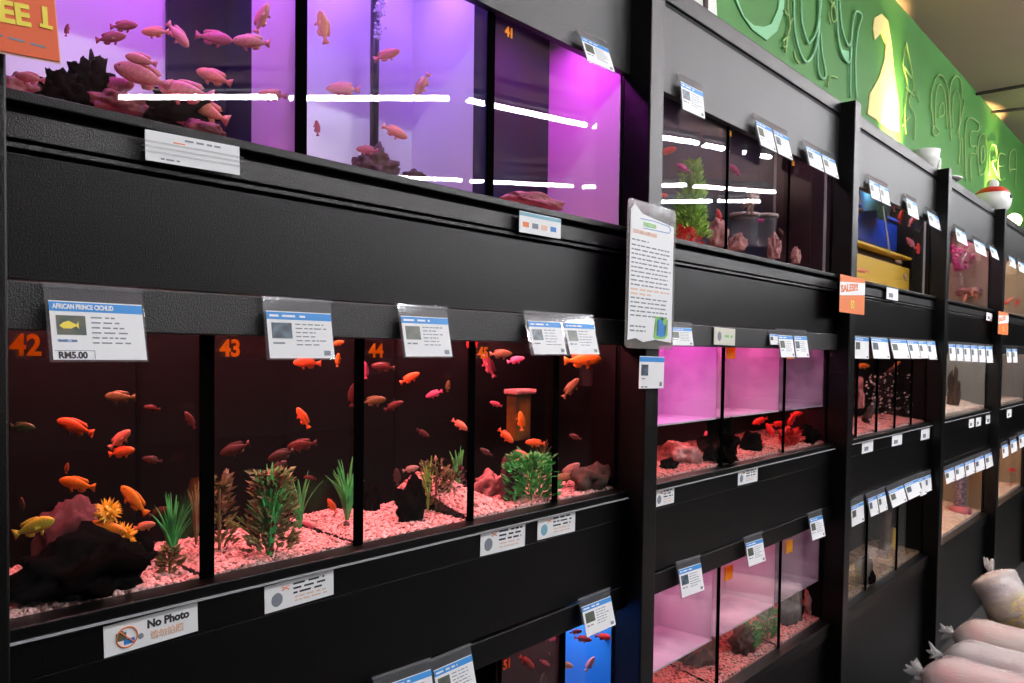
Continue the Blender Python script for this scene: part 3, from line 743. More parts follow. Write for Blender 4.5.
for a in [
    (75, 427, 39, 160, 'orange', 'orange red fish with its head up left in tank 42'),
    (120, 439, 28, 42, 'salmon', 'upper of two overlapping red fish in tank 42'),
    (122, 452, 27, 12, 'orange', 'lower of two overlapping red fish in tank 42'),
    (120, 397, 31, 178, 'olive', 'olive fish facing left high in tank 42'),
    (23, 427, 25, -2, 'olive', 'olive fish facing right at the left post'),
    (67, 468, 11, 80, 'orange', 'tiny orange fish above the amber one in tank 42'),
    (77, 484, 37, 168, 'amber', 'amber fish facing left over the maroon rock'),
    (34, 527, 44, 22, 'yellow', 'yellow green fish heading up right at the left end of tank 42'),
    (134, 500, 38, 132, 'amber', 'amber fish with its head up left above the yellow flowers'),
    (104, 530, 46, -4, 'amber', 'orange fish hiding between the spiky yellow flowers'),
    (145, 526, 22, 15, 'salmon', 'pinkish red fish right of the yellow flowers'),
    (160, 512, 24, 20, 'dull', 'reddish brown fish near the grassy plant of tank 42'),
    (103, 567, 17, 170, 'orange', 'small orange fish in front of the big black rock'),
    (152, 408, 17, 170, 'dull', 'dull red fish right of the olive one in tank 42'),
    (190, 420, 20, 120, 'dull', 'dim red fish by the seam of tanks 42 and 43'),
    (152, 460, 20, 170, 'brown', 'barely lit brown fish in the middle of tank 42'),
    (22, 504, 14, 100, 'dull', 'dim fish above the yellow green fish'),
    (235, 449, 32, 200, 'brown', 'brown fish pointing down left in the left half of tank 43'),
    (303, 418, 24, 120, 'orange', 'bright red fish standing head up in tank 43'),
    (302, 445, 30, 188, 'dull', 'red brown fish pointing left below the bright red one'),
    (281, 455, 28, 200, 'brown', 'brown fish tucked behind its neighbour in tank 43'),
    (277, 468, 24, 36, 'brown', 'brown fish with head up right over the broad leaved plant'),
    (332, 506, 17, 120, 'orange', 'small orange fish among the leaves at the right of tank 43'),
    (310, 478, 13, 170, 'dull', 'dull red little fish above the dim leaves of tank 43'),
    (308, 525, 13, 150, 'rose', 'dark rosy little fish just above the gravel of tank 43'),
    (307, 363, 28, 178, 'orange', 'orange fish just under the price tag of tank 43'),
    (338, 343, 13, 10, 'amber', 'small amber fish beside the upper corner of the tag of tank 43'),
    (338, 360, 14, 85, 'amber', 'small amber fish standing upright beside the tag of tank 43'),
    (353, 395, 24, 85, 'dull', 'dim upright fish at the seam of tanks 43 and 44'),
    (348, 534, 28, 100, 'brown', 'brown striped bottom fish at the right corner of tank 43'),
    (383, 367, 24, 175, 'dull', 'red brown fish facing left under the number 44'),
    (410, 378, 22, 28, 'orange', 'red fish heading up right in tank 44'),
    (374, 401, 25, 10, 'olive', 'olive red fish facing right at the left of tank 44'),
    (394, 406, 21, 25, 'dull', 'dim red fish beside the olive one of tank 44'),
    (434, 394, 18, 200, 'hotpink', 'hot pink fish in the middle of tank 44'),
    (448, 386, 12, 85, 'olive', 'small olive fish right of the hot pink one'),
    (460, 425, 19, -32, 'salmon', 'bright salmon fish at the right side of tank 44'),
    (423, 433, 15, -30, 'dull', 'dim red fish in the centre of tank 44'),
    (365, 370, 18, 95, 'hotpink', 'thin pink fish standing upright at the seam under number 44'),
    (411, 469, 17, 15, 'pale', 'pale fish resting on the dark mushroom rock'),
    (413, 485, 15, -20, 'red', 'red little fish in front of the dark mushroom rock'),
    (397, 477, 18, 95, 'brown', 'brown upright fish left of the mushroom rock'),
    (468, 344, 8, 90, 'red', 'tiny red fish left of the number 45'),
    (476, 343, 9, 100, 'red', 'tiny red fish touching the number 45'),
    (489, 366, 26, 115, 'rose', 'red fish standing head up under the number 45'),
    (501, 354, 23, 2, 'tan', 'tan oval fish right of the number 45'),
    (516, 360, 18, 15, 'hotpink', 'pink fish right of the tan oval fish in tank 45'),
    (583, 360, 38, 4, 'amber', 'long golden fish under the double price tag'),
    (571, 388, 25, 52, 'tan', 'tan fish with head up right in the last tank'),
    (521, 421, 20, 95, 'amber', 'golden fish in front of the yellow ornament'),
    (496, 404, 13, 160, 'rose', 'mauve fish in the left half of tank 45'),
    (506, 436, 20, -42, 'orange', 'orange red fish heading down right in tank 45'),
    (535, 443, 20, 175, 'orange', 'orange fish facing left above the moss ball'),
    (523, 455, 18, 150, 'salmon', 'salmon fish at the top left of the moss ball'),
    (570, 470, 24, 35, 'pale', 'pale fish resting head up right near the log'),
    (563, 478, 24, 10, 'tan', 'tan fish lying beneath the pale one at the log'),
    (575, 437, 13, 160, 'dull', 'dim red fish in the middle of the last tank'),
    (516, 466, 18, 62, 'pink', 'pink fish with head up on the gravel mound of tank 45'),
    (590, 400, 18, 110, 'brown', 'dim brown fish near the thin driftwood root'),
    (486, 452, 14, 150, 'brown', 'hardly visible brown fish above the gravel mound'),
]: fish(*a, y=.10+rnd.uniform(-.035, .045), group='fish in the dark middle tanks')
for a in [
    (527, 662, 19, -38, 'red', 'red fish heading down right beside the number 51'),
    (545, 663, 12, -30, 'rose', 'small dark red fish left of the seam at the blue tank'),
    (553, 639, 15, 5, 'hotpink', 'pink red fish high at the right of tank 51'),
    (556, 653, 14, 10, 'hotpink', 'pink fish below the high one in tank 51'),
    (562, 665, 23, -6, 'salmon', 'salmon fish at the seam of the blue tank'),
    (576, 632, 13, 10, 'red', 'small red fish at the upper left of the blue tank'),
    (583, 639, 18, -8, 'red', 'red fish left of the price tag in the blue tank'),
    (604, 637, 18, -5, 'red', 'red fish behind the corner of the price tag in the blue tank'),
    (590, 664, 17, 60, 'pink', 'pale red fish rising in the middle of the blue tank'),
    (612, 672, 15, 20, 'red', 'red fish at the lower right of the blue tank'),
    (543, 680, 15, 80, 'brown', 'dim fish at the bottom edge of the picture in tank 51'),
]: fish(*a, y=.036+.012*(a[0] % 3)/2, group='red fish in the bottom tanks')

# ================================================================ BAY 2
e2 = [B2[0], 2.05, 2.475, B2[1]]
GA, GB, GC = 'aquariums of the top row in the second bay', 'aquariums of the middle row in the second bay', 'aquariums of the bottom row in the second bay'
aquarium(1, e2[0], e2[1], 'top aquarium of the second bay with a tall green plant', 'backnavy', GA, sil=.006)
aquarium(1, e2[1], e2[2], 'top aquarium numbered 54 with pink coral ornaments', 'backnavy', GA, sil=.006, number='54', numpx=(728, 133, .62), nummat='numorange')
aquarium(1, e2[2], e2[3], 'top aquarium numbered 55 at the right end of the second bay', 'backnavy', GA, right='backwine', sil=.006, number='55', numpx=(792, 163, .62), nummat='numorange')
hood(1, e2[0], e2[3], 1.2, (1, .62, .80), tilt=0)
for y, n in ((.042, 'front'), (.228, 'rear')):
    tag(MB().box(e2[3]-.012, e2[3]-.0055, y-.004, y+.004, 1.79, 2.25).build('corner_strip', 'edge'), 'thin bright %s corner strip on the end wall of the top tank 55' % n, 'corner strip', 'bright corner strips')
for k, (n, m) in enumerate((('first', 'backlilac'), ('second', 'backlilac'), ('third', 'backlilac'))):
    aquarium(2, e2[k], e2[k+1], 'middle aquarium of the second bay with a %s tray above red rocks' % ('glowing pink', 'streaky pink', 'stained grey pink')[k], 'backblack', GB, sil=.008, right='backwine' if k == 2 else None)
    aquarium(3, e2[k], e2[k+1], 'bottom aquarium of the second bay with a %s hanging tray' % ('wide bright pink', 'pink streaked', 'smoky stained')[k], 'backblack', GC, sil=.008, right='backblack' if k == 2 else None)


def tray(row, x0, x1, zbot, label, m, depth=.205):
    zt = {2: 1.545, 3: .95}[row]
    t = thing('breeding_tray', ((x0+x1)/2, .12, zbot), label, 'breeding tray', 'hanging breeding trays of the second bay')
    x0 += .012; x1 -= .012
    MB().box(x0, x1, depth-.004, depth, zbot, zt).build('tray_back', m, t)
    MB().box(x0, x1, .032, depth, zbot, zbot+.004).build('tray_bottom', m, t)
    MB().box(x0, x0+.003, .034, depth-.004, zbot+.004, zt).build('tray_side', 'haze', t)
    MB().box(x1-.003, x1, .034, depth-.004, zbot+.004, zt).build('tray_side', m, t)
    MB().box(x0, x1, .031, .034, zbot+.004, zt).build('tray_front', 'haze', t)


zm, zl = at(700, 421, .04).z, at(700, 624, .04).z
zm = 1.5-(1.5-at(720, 418, .045).z); zl = at(720, 636, .032).z
for k in range(3):
    tray(2, e2[k], e2[k+1], zm, '%s in the middle row of the second bay' % ('leftmost glowing pink tray', 'middle pink tray with streaks', 'rightmost stained grey pink tray')[k], 'traydirty' if k == 2 else 'tray')
    tray(3, e2[k], e2[k+1], zl, '%s in the bottom row of the second bay' % ('leftmost bright pink tray', 'middle pink tray with dark streaks', 'rightmost smoky tray with a dark stain')[k], 'traydirty' if k == 2 else 'tray')
    p = at((0, 727, 787)[k] or 660, (0, 351, 352)[k] or 350, .033)
    if k: tag(MB().box(p.x-.028, p.x+.028,   .0205, .0225, p.z-.022, p.z+.022, .0005).build('tank_sticker', 'numorange'), 'orange sticker at the upper corner of the %s pink tray' % ('middle', 'stained right')[k-1], 'sticker', 'orange tank stickers')
    p = at((0, 725, 786)[k] or 660, (0, 572, 546)[k] or 350, .033)
    if k: tag(MB().box(p.x-.024, p.x+.024,   .0205, .0225, p.z-.020, p.z+.020, .0005).build('tank_sticker', 'numorange'), 'orange sticker at the corner of the %s tray in the bottom row' % ('middle', 'smoky')[k-1], 'sticker', 'orange tank stickers')
hood(2, e2[0], e2[1], 1.9, (1, .09, .62), y=.12, tilt=.0); hood(2, e2[1], e2[2], 1.4, (1, .09, .42), y=.12, tilt=.0); hood(2, e2[2], e2[3], .6, (1, .22, .55), y=.12, tilt=.0)
hood(3, e2[0], e2[1], .95, (1, .15, .45), y=.12, tilt=.0); hood(3, e2[1], e2[2], .8, (1, .13, .33), y=.12, tilt=.0); hood(3, e2[2], e2[3], .45, (1, .40, .52), y=.12, tilt=.0)
# lamps added under the trays to light the rocks
for row, z, pw in ((2, zm-.008, .9), (3, zl-.008, .55)):
    t = thing('added_strip_lamp', ((e2[0]+e2[3])/2, .19, z), 'slim red strip lamp added under the trays of the %s row' % ROWN[row], 'strip lamp', 'added red strip lamps')
    MB().box(e2[0]+.02, e2[3]-.02, .208, .224, z, z+.006).build('housing', 'pipe', t)
    area('added_strip_light', ((e2[0]+e2[3])/2, .10, z-.002), 1.2, pw, (1, .22, .22), (0, 0, 0), .03)
TB = ['first', 'second', 'third']
for k in range(3):
    gravel(e2[k], e2[k+1], 1, lambda u, v: .014+.02*v, 'gravelmix', 'pale gravel bed in the %s top tank of the second bay' % TB[k], st=.008)
    gravel(e2[k], e2[k+1], 2, lambda u, v: .020+.03*v, 'gravelred', 'red gravel bed in the %s middle tank of the second bay' % TB[k], st=.007)
    gravel(e2[k], e2[k+1], 3, lambda u, v: .020+.035*v, 'gravelred', 'red gravel bed in the %s bottom tank of the second bay' % TB[k], st=.007)
P('s', 691, 243, 15, 66, .12, 700, 'lime', 'tall cone shaped green plant in the first top tank of the second bay', leaf=.018, seed=31, cone=.25)
P('s', 686, 246, 16, 14, .09, 80, 'redleaf', 'red tuft at the foot of the tall green plant', leaf=.014, seed=32)
R(718, 246, 26, 26, .14, 'rockpink', 'pink ornament mound right of the tall green plant', 31, group='reddish rocks')
R(738, 250, 24, 16, .15, 'rockpink', 'pale pink rock at the left of tank 54', 32, group='reddish rocks')
R(774, 258, 16, 22, .11, 'rockpink', 'pink coral ornament under the price tags of tank 55', 33, group='reddish rocks', rough=.6, freq=2.5)
R(796, 263, 13, 15, .09, 'rockpink', 'small pink coral ornament at the right end of tank 55', 34, group='reddish rocks', rough=.6)
p = at(755, 244, .17); s = ppm(p)
for k, dx in enumerate((-11, 8)):
    q = at(755+dx, 245, .17)
    t = thing('clear_tub', (q.x, q.y, q.z), '%s clear plastic tub on the gravel of tank 54' % ('left', 'right')[k], 'plastic tub', 'clear tubs in tank 54')
    MB().lathe([(.040, 0), (.045, .09), (.047, .092)], 20, tuple(q)).build('tub', 'tubclear', t, True)
    MB().lathe([(.049, .092), (.049, .102), (.03, .104)], 20, tuple(q)).build('lid', 'baggrey', t, True)
q = at(815, 252, .2)
tag(MB().box(q.x-.05, q.x+.06, q.y-.02, q.y+.03, q.z, q.z+.10, .006).build('plastic_box', 'tubblue'), 'blue plastic box at the right end of tank 55', 'plastic box')
for a in [
    (668, 151, 18, 20, 'red', 'red fish beside the post in the first top tank of the second bay'),
    (683, 168, 15, 150, 'magenta', 'dim magenta fish above the tall green plant'),
    (735, 170, 15, 130, 'magenta', 'magenta fish between two reflected tubes in tank 54'),
    (719, 215, 13, 110, 'red', 'pink red fish above the pink ornament mound'),
    (759, 221, 11, 10, 'magenta', 'magenta little fish by the right clear tub'),
    (781, 232, 10, 130, 'dull', 'dim red fish above the pink coral of tank 55'),
    (810, 230, 10, 60, 'dull', 'dim red fish right of centre in tank 55'),
    (662, 196, 12, 10, 'red', 'little red fish left of the tall green plant'),
]: fish(*a, y=.11+rnd.uniform(-.03, .05), group='fish in the top tanks of the second bay')
q = at(753, 200, .10); s = ppm(q); b = MB(); r = random.Random(4)
for k in range(16):
    d = Vector((r.gauss(0, 1), r.gauss(0, .6), r.gauss(0, 1.3))).normalized()
    b.tube([q, q+d*8*s, q+d*14*s+Vector((r.uniform(-4, 4)*s, 0, r.uniform(-4, 4)*s))], [.009, .006, .001], 6)
b.ball(q, 6*s, 2); tag(b.build('spiny_fish', FC['pale'], None, True), 'beige spiny fish with spread fins across the reflected tubes', 'fish')
R(680, 464, 50, 22, .13, 'rockpink', 'pinkish red rock hill at the left of the middle row, second bay', 41, group='reddish rocks', rough=.5)
R(720, 462, 46, 40, .15, 'rockblack', 'black bushy rock mound under the middle tray, second bay', 42, group='black rocks', rough=.5, freq=3)
R(668, 470, 26, 12, .08, 'rockblack', 'black flat stone in front of the red rock hill', 43, group='black rocks')
R(752, 452, 30, 20, .16, 'rockblack', 'black stone right of the seam under the middle tray', 44, group='black rocks')
R(808, 446, 34, 16, .15, 'rockblack', 'black stone behind the red flower in the third middle tank', 45, group='black rocks')
P('s', 790, 450, 7, 12, .09, 120, 'redleaf', 'bright red bushy flower in the third middle tank', leaf=.020, seed=41, cone=.8)
R(696, 664, 46, 30, .14, 'wood', 'brown driftwood under the leftmost tray of the bottom row', 51, group='driftwood pieces', rough=.5, freq=2.4)
R(742, 652, 30, 24, .14, 'wood', 'brown driftwood arch in the middle tank of the bottom row', 52, group='driftwood pieces', rough=.5)
R(790, 622, 30, 28, .14, 'rockblack', 'dark rock column at the seam of the smoky tray tank', 53, group='black rocks', rough=.5)
R(822, 617, 15, 22, .1, 'rockpink', 'pink pillar rock at the right end of the bottom row', 54, group='reddish rocks', rough=.5)
R(808, 612, 18, 22, .12, 'rockpink', 'pinkish rock left of the pillar rock', 55, group='reddish rocks', rough=.5)
P('s', 749, 650, 8, 22, .10, 150, 'green', 'leafy green plant under the middle tray of the bottom row', leaf=.018, seed=51, cone=.8)
P('s', 767, 640, 7, 24, .10, 130, 'green', 'taller green plant beside the seam in the bottom row', leaf=.018, seed=52, cone=.8)
for i, (px, py, L, a) in enumerate(((760, 421, 13, 200), (770, 430, 13, 120), (778, 424, 12, 10), (750, 439, 12, 20), (758, 441, 12, 150), (777, 447, 11, 80), (785, 430, 10, 30), (791, 421, 12, 60), (804, 420, 12, 95), (808, 436, 15, 130), (797, 414, 10, 10), (824, 441, 10, 170))):
    fish(px, py, L*1.25, a, 'red', '%s of the bright red fish under the trays, counted from the left' % ('third', 'fifth', 'seventh', 'first', 'second', 'sixth', 'eighth', 'ninth', 'eleventh', 'twelfth', 'tenth', 'last')[i], y=.10+rnd.uniform(-.03, .04), group='bright red fish in the middle row of the second bay')
for i, (px, py, L, a, c, l) in enumerate(((706, 437, 12, 90, 'hotpink', 'pink fish upright over the black bushy mound'), (710, 655, 12, 160, 'salmon', 'salmon fish on the driftwood of the bottom row'), (815, 600, 11, 60, 'salmon', 'salmon fish above the pinkish rock, bottom row'),
                                         (806, 591, 10, 20, 'salmon', 'orange fish under the smoky tray'), (774, 622, 10, 60, 'salmon', 'small salmon fish right of the taller green plant'))):
    fish(px, py, L, a, c, l, y=.11, group='small fish in the lower rows of the second bay')

# ================================================================ BAYS 3-5
def even(bay, n): return [bay[0]+(bay[1]-bay[0])*k/n for k in range(n+1)]


e = even(B3, 3)
aquarium(1, B3[0], B3[1], 'top aquarium of the third bay with blue and yellow tubs', 'backtan', 'wide top aquariums of the far bays', right='backblack', sil=.006)
hood(1, B3[0], B3[1], 5, (1, .86, .75), tilt=0)
q0, q1 = at(848, 208, .22), at(914, 252, .22)
t = thing('plastic_tub', ((q0.x+q1.x)/2, .2, q1.z), 'big blue plastic tub standing in the top tank of the third bay', 'plastic tub')
MB().box(2.93, q1.x, .17, .235, at(880, 247, .17).z, at(880, 215, .17).z, .01).build('tub', 'tubblue', t)
MB().box(2.92, q1.x+.01, .16, .24, at(880, 216, .17).z, at(880, 213, .17).z, .003).build('rim', 'tubblue', t)
zt_ = at(880, 250, .13).z
t = thing('plastic_tub', (3.2, .13, 1.79), 'long yellow plastic tub below the blue one', 'plastic tub')
MB().box(2.93, at(924, 270, .12).x, .11, .16, 1.785, zt_-.05, .006).build('tub', 'tubyellow', t)
MB().box(2.93, at(924, 270, .12).x+.02, .10, .17, zt_-.012, zt_, .003).build('rim', 'tubyellow', t)
MB().box(2.93, at(924, 270, .12).x-.02, .145, .16, zt_-.05, zt_-.012).build('back_wall', 'wood', t)
q = at(872, 197, .12); b = MB(); b.tube([(q.x-.02, .12, q.z-.06), (q.x-.03, .12, q.z+.03), (q.x+.12, .13, q.z+.05), (q.x+.22, .14, q.z), (q.x+.24, .14, q.z-.06)], [.03, .045, .05, .04, .02], 10)
tag(b.build('ornament_arch', 'bluedark', None, True), 'light blue arch ornament above the blue tub', 'aquarium ornament')
q = at(883, 190, .10); b = MB(); b.tube([at(883, 206, .08), at(886, 225, .08), at(890, 255, .08)], .003, 6)
tag(b.build('air_hose', 'bubble', None, True), 'thin pale air hose hanging before the blue tub', 'air hose')
b = MB(); b.box(B3[1]-.010, B3[1]-.005, .041, .049, 1.79, 2.28)
tag(b.build('corner_strip', 'edge'), 'bright corner strip at the right end of the top tank, third bay', 'corner strip')
for i, (px, py, L, a, c) in enumerate(((858, 212, 12, 30, 'dull'), (863, 271, 12, 170, 'salmon'), (893, 205, 14, 100, 'rose'), (901, 217, 14, 80, 'red'), (912, 221, 12, 60, 'rose'), (917, 214, 12, 80, 'red'), (923, 224, 12, 70, 'rose'),
                                     (911, 243, 14, 130, 'rose'), (919, 250, 14, 100, 'red'), (926, 246, 11, 80, 'rose'), (928, 270, 12, 60, 'rose'), (933, 288, 10, 30, 'red'), (899, 262, 8, 160, 'pale'), (905, 277, 8, 100, 'pale'))):
    fish(px, py, L, a, c, '%s fish, %s from the left of those around the tubs in the third bay' % ({'dull': 'dark red', 'salmon': 'salmon', 'rose': 'rosy', 'red': 'red', 'pale': 'pale'}[c], ('first', 'second', 'third', 'fifth', 'ninth', 'tenth', 'eleventh', 'seventh', 'eighth', 'twelfth', 'thirteenth', 'last', 'fourth', 'sixth')[i]), y=.07, group='fish in the top tank of the third bay')
gravel(B3[0], B3[1], 1, lambda u, v: .012, 'gravelmix', 'pale gravel bed in the top tank of the third bay', st=.015)
f5 = even(B3, 5)
NTH = ['first', 'second', 'third', 'fourth', 'fifth']
for k in range(5):
    aquarium(2, f5[k], f5[k+1], 'dark middle aquarium of the third bay, %s from the left' % NTH[k], 'backblack', 'dark middle aquariums of the third bay', sil=.012, right='backblack' if k == 4 else None, water=False)
    gravel(f5[k], f5[k+1], 2, lambda u, v: .022+.02*v, 'gravelred', 'red gravel of the dark middle tank, %s from the left, third bay' % NTH[k], st=.012)
hood(2, B3[0], B3[1], 2.6, (1, .38, .36), y=.10, tilt=0)
R(859, 408, 13, 30, .1, 'rockpink', 'tall pink rock behind the post in the middle row of the third bay', 61, group='reddish rocks', rough=.5)
b = MB(); b.tube([at(866, 420, .12), at(872, 408, .12), at(876, 398, .12)], [.02, .014, .006], 6); tag(b.build('driftwood', 'wood', None, True), 'leaning grey brown stick in the middle row of the third bay', 'driftwood')
for i, (px, py, L, c, l) in enumerate(((863, 366, 14, 'amber', 'golden fish under the left cards of the third bay'), (892, 370, 12, 'dull', 'brown red fish under the third card of the third bay'), (897, 364, 9, 'amber', 'small golden fish right of the brown red one'))): fish(px, py, L, 20*i, c, l, y=.08, group='fish in the dark tanks of the third bay')
r = random.Random(12); b = MB()
for k in range(230):
    px = r.uniform(866, 928); p = at(px, r.uniform(372, 430), r.uniform(.06, .2)); b.ball(p, r.uniform(.002, .006), 1)
tag(b.build('air_bubbles', 'baggrey'), 'cloud of pale specks drifting in the dark tanks of the third bay', 'bubbles', None, 'stuff')
f3 = even(B3, 3)
for k in range(3):
    aquarium(3, f3[k], f3[k+1], 'brownish bottom aquarium of the third bay, %s from the left' % NTH[k], 'backblack' if k != 1 else 'backwine', 'bottom aquariums of the third bay', sil=.012, right='backblack' if k == 2 else None, water=False)
    gravel(f3[k], f3[k+1], 3, lambda u, v: .02+.03*v, 'gravelbrown', 'brown gravel of the bottom tank, %s from the left, third bay' % NTH[k], st=.014)
hood(3, B3[0], B3[1], .45, (1, .6, .32), y=.10, tilt=0)
b = MB(); b.tube([at(878, 590, .10), at(884, 545, .12), at(888, 512, .13)], [.03, .024, .018], 8); tag(b.build('driftwood', 'wood', None, True), 'leaning grey driftwood post in the bottom row of the third bay', 'driftwood')
b = MB(); b.tube([at(893, 568, .12), at(893, 528, .12)], .012, 6); tag(b.build('filter_stick', 'tubyellow', None, True), 'yellowish upright stick beside the driftwood post', 'filter stick')
q = at(908, 558, .16); q2 = at(922, 520, .16); b = MB()
for (xa, xb, za, zb_) in ((q.x-.15, q2.x+.1, q.z-.02, q.z), (q.x-.15, q2.x+.1, q2.z, q2.z+.02), (q.x-.15, q.x-.13, q.z, q2.z)): b.box(xa, xb, .155, .17, za, zb_)
tag(b.build('square_stand', 'backgrey'), 'grey square frame inside the bottom row of the third bay', 'frame')
R(864, 582, 26, 26, .14, 'rockblack', 'dark rock at the left end of the bottom row, third bay', 63, group='black rocks')

# bay 4
aquarium(1, B4[0], B4[1], 'top aquarium of the fourth bay with magenta leaves', 'backtan', 'wide top aquariums of the far bays', right='backtan', sil=.012, water=False)
hood(1, B4[0], B4[1], 5, (1, .60, .72), tilt=0)
xa = bx(948, 250); xb = bx(990, 250)
MBs = MB().box(B4[0]+.01, B4[1]-.01, .225, .24, at(965, 268, .23).z, 2.29).build('back_curtain', 'backwine'); tag(MBs, 'wine red sheet behind the magenta plants in the fourth bay', 'backdrop')
r = random.Random(8); b = MB()
for k in range(90): p = at(r.uniform(952, 990), r.uniform(243, 270), r.uniform(.08, .2)); b.ball(p, r.uniform(.008, .02), 1)
tag(b.build('plant_leaves', FC['magenta']), 'cluster of magenta leaves in the top tank of the fourth bay', 'aquarium plant', None, 'stuff')
R(972, 297, 40, 10, .12, 'rockpink', 'low pink rocks in the top tank of the fourth bay', 71, group='reddish rocks')
b = MB(); b.tube([at(962, 285, .1), at(962, 262, .1), at(966, 254, .1), at(976, 256, .1), at(980, 262, .1), at(980, 290, .1)], .010, 8)
tag(b.build('glass_arch', 'clear', None, True), 'clear arched tube in the top tank of the fourth bay', 'air hose')
for i, (px, py) in enumerate(((965, 298), (972, 292), (976, 296), (983, 300))): fish(px, py, 8, 70+20*i, 'salmon', '%s small salmon fish from the left in the top tank of the fourth bay' % NTH[i], y=.08, group='fish in the fourth bay')
gravel(B4[0], B4[1], 1, lambda u, v: .015, 'gravelmix', 'gravel bed in the top tank of the fourth bay', st=.02)
aquarium(2, B4[0], B4[1], 'grey backed middle aquarium of the fourth bay', 'backgrey', 'wide middle aquariums of the far bays', right='backgrey', sil=.012, water=False)
hood(2, B4[0], B4[1], 4.5, (1, .85, .75), tilt=0)
gravel(B4[0], B4[1], 2, lambda u, v: .03+.05*v, 'gravelmix', 'pinkish gravel bed of the middle row, fourth bay', st=.02)
R(953, 410, 15, 40, .12, 'wood', 'dark brown rooty wood in the middle row of the fourth bay', 72, group='driftwood pieces', rough=.6)
P('s', 964, 390, 8, 20, .16, 120, 'lime', 'lime green plant beside the rooty wood', leaf=.05, seed=71, cone=.8)
P('s', 981, 390, 8, 20, .16, 120, 'green', 'green plant at the right of the fourth bay', leaf=.05, seed=72, cone=.8)
aquarium(3, B4[0], B4[1], 'orange lit bottom aquarium of the fourth bay', 'backtan', 'wide bottom aquariums of the far bays', right='backtan', sil=.012, water=False)
hood(3, B4[0], B4[1], 5, (1, .52, .24), tilt=0)
gravel(B4[0], B4[1], 3, lambda u, v: .03+.03*v, 'gravelmix', 'orange lit gravel bed of the bottom row, fourth bay', st=.02)
q = at(959, 535, .10); s = ppm(q)
t = thing('bubble_column', tuple(q), 'dark blue speckled column in the bottom tank of the fourth bay', 'aquarium ornament')
MB().tube([(q.x, q.y, .56), (q.x, q.y, .99)], .032, 12).build('column', mat('blue_dotted', (.03, .04, .22), .4, var=(70, (.6, .45, .6))), t, True)
MB().lathe([(.07, 0), (.06, .03), (.04, .05)], 16, (q.x, q.y, .56)).build('foot', FC['rose'], t, True)
b = MB(); b.box(B4[0]+.05, B4[1]-.02, .20, .22, at(975, 503, .2).z-.02, at(975, 503, .2).z+.01); tag(b.build('inner_shelf', 'tubyellow'), 'thin yellow inner shelf in the bottom tank of the fourth bay', 'shelf')
# bay 5
aquarium(1, B5[0], B5[1], 'beige backed top aquarium of the farthest bay', 'backtan', 'wide top aquariums of the far bays', right='backtan', sil=.012, water=False)
aquarium(2, B5[0], B5[1], 'grey backed middle aquarium of the farthest bay with an orange pot', 'backgrey', 'wide middle aquariums of the far bays', right='backgrey', sil=.012, water=False)
aquarium(3, B5[0], B5[1], 'warm lit bottom aquarium of the farthest bay', 'backtan', 'wide bottom aquariums of the far bays', right='backtan', sil=.012, water=False)
for rw, c, pw in ((1, (1, .8, .62), 6), (2, (1, .75, .65), 4), (3, (1, .6, .32), 5)):
    hood(rw, B5[0], B5[1], pw, c, tilt=0); gravel(B5[0], B5[1], rw, lambda u, v: .03, 'gravelmix', 'gravel bed of the %s row in the farthest bay' % ROWN[rw], st=.03)
q = at(1015, 403, .15); s = ppm(q)
t = thing('flower_pot', tuple(q), 'orange pot in the middle tank of the farthest bay', 'pot')
MB().lathe([(.05, 0), (.085, .14), (.095, .14), (.095, .16), (.07, .16)], 20, tuple(q)).build('pot', 'orange', t, True)
for i, (px, py, c) in enumerate(((1004, 303, 'red'), (1010, 300, 'salmon'), (1018, 302, 'red'), (1012, 262, 'magenta'), (1021, 266, 'magenta'), (1020, 410, 'magenta'), (1012, 470, 'red'), (1008, 486, 'salmon'))):
    fish(px, py, 10, 30*i, c, '%s fish in the farthest bay %s' % ({'red': 'red', 'salmon': 'salmon', 'magenta': 'magenta'}[c], ('beside the sale card', 'right of the sale card', 'at the picture edge in the top row', 'under the upper tags', 'under the upper tags at the picture edge', 'left of the orange pot foot', 'in the bottom row', 'low in the bottom row')[i]), y=.08, group='fish in the farthest bay')


# ================================================================ TAGS


def words(b, x0, x1, z, h, y, r, dens=.8):       # a line of small printed word marks
    x = x0
    while x < x1-.002:
        wl = min(r.uniform(.006, .02)*(h/.002), x1-x)
        b.box(x, x+wl*dens, y-.0003, y, z-h, z)
        x += wl+h*.6


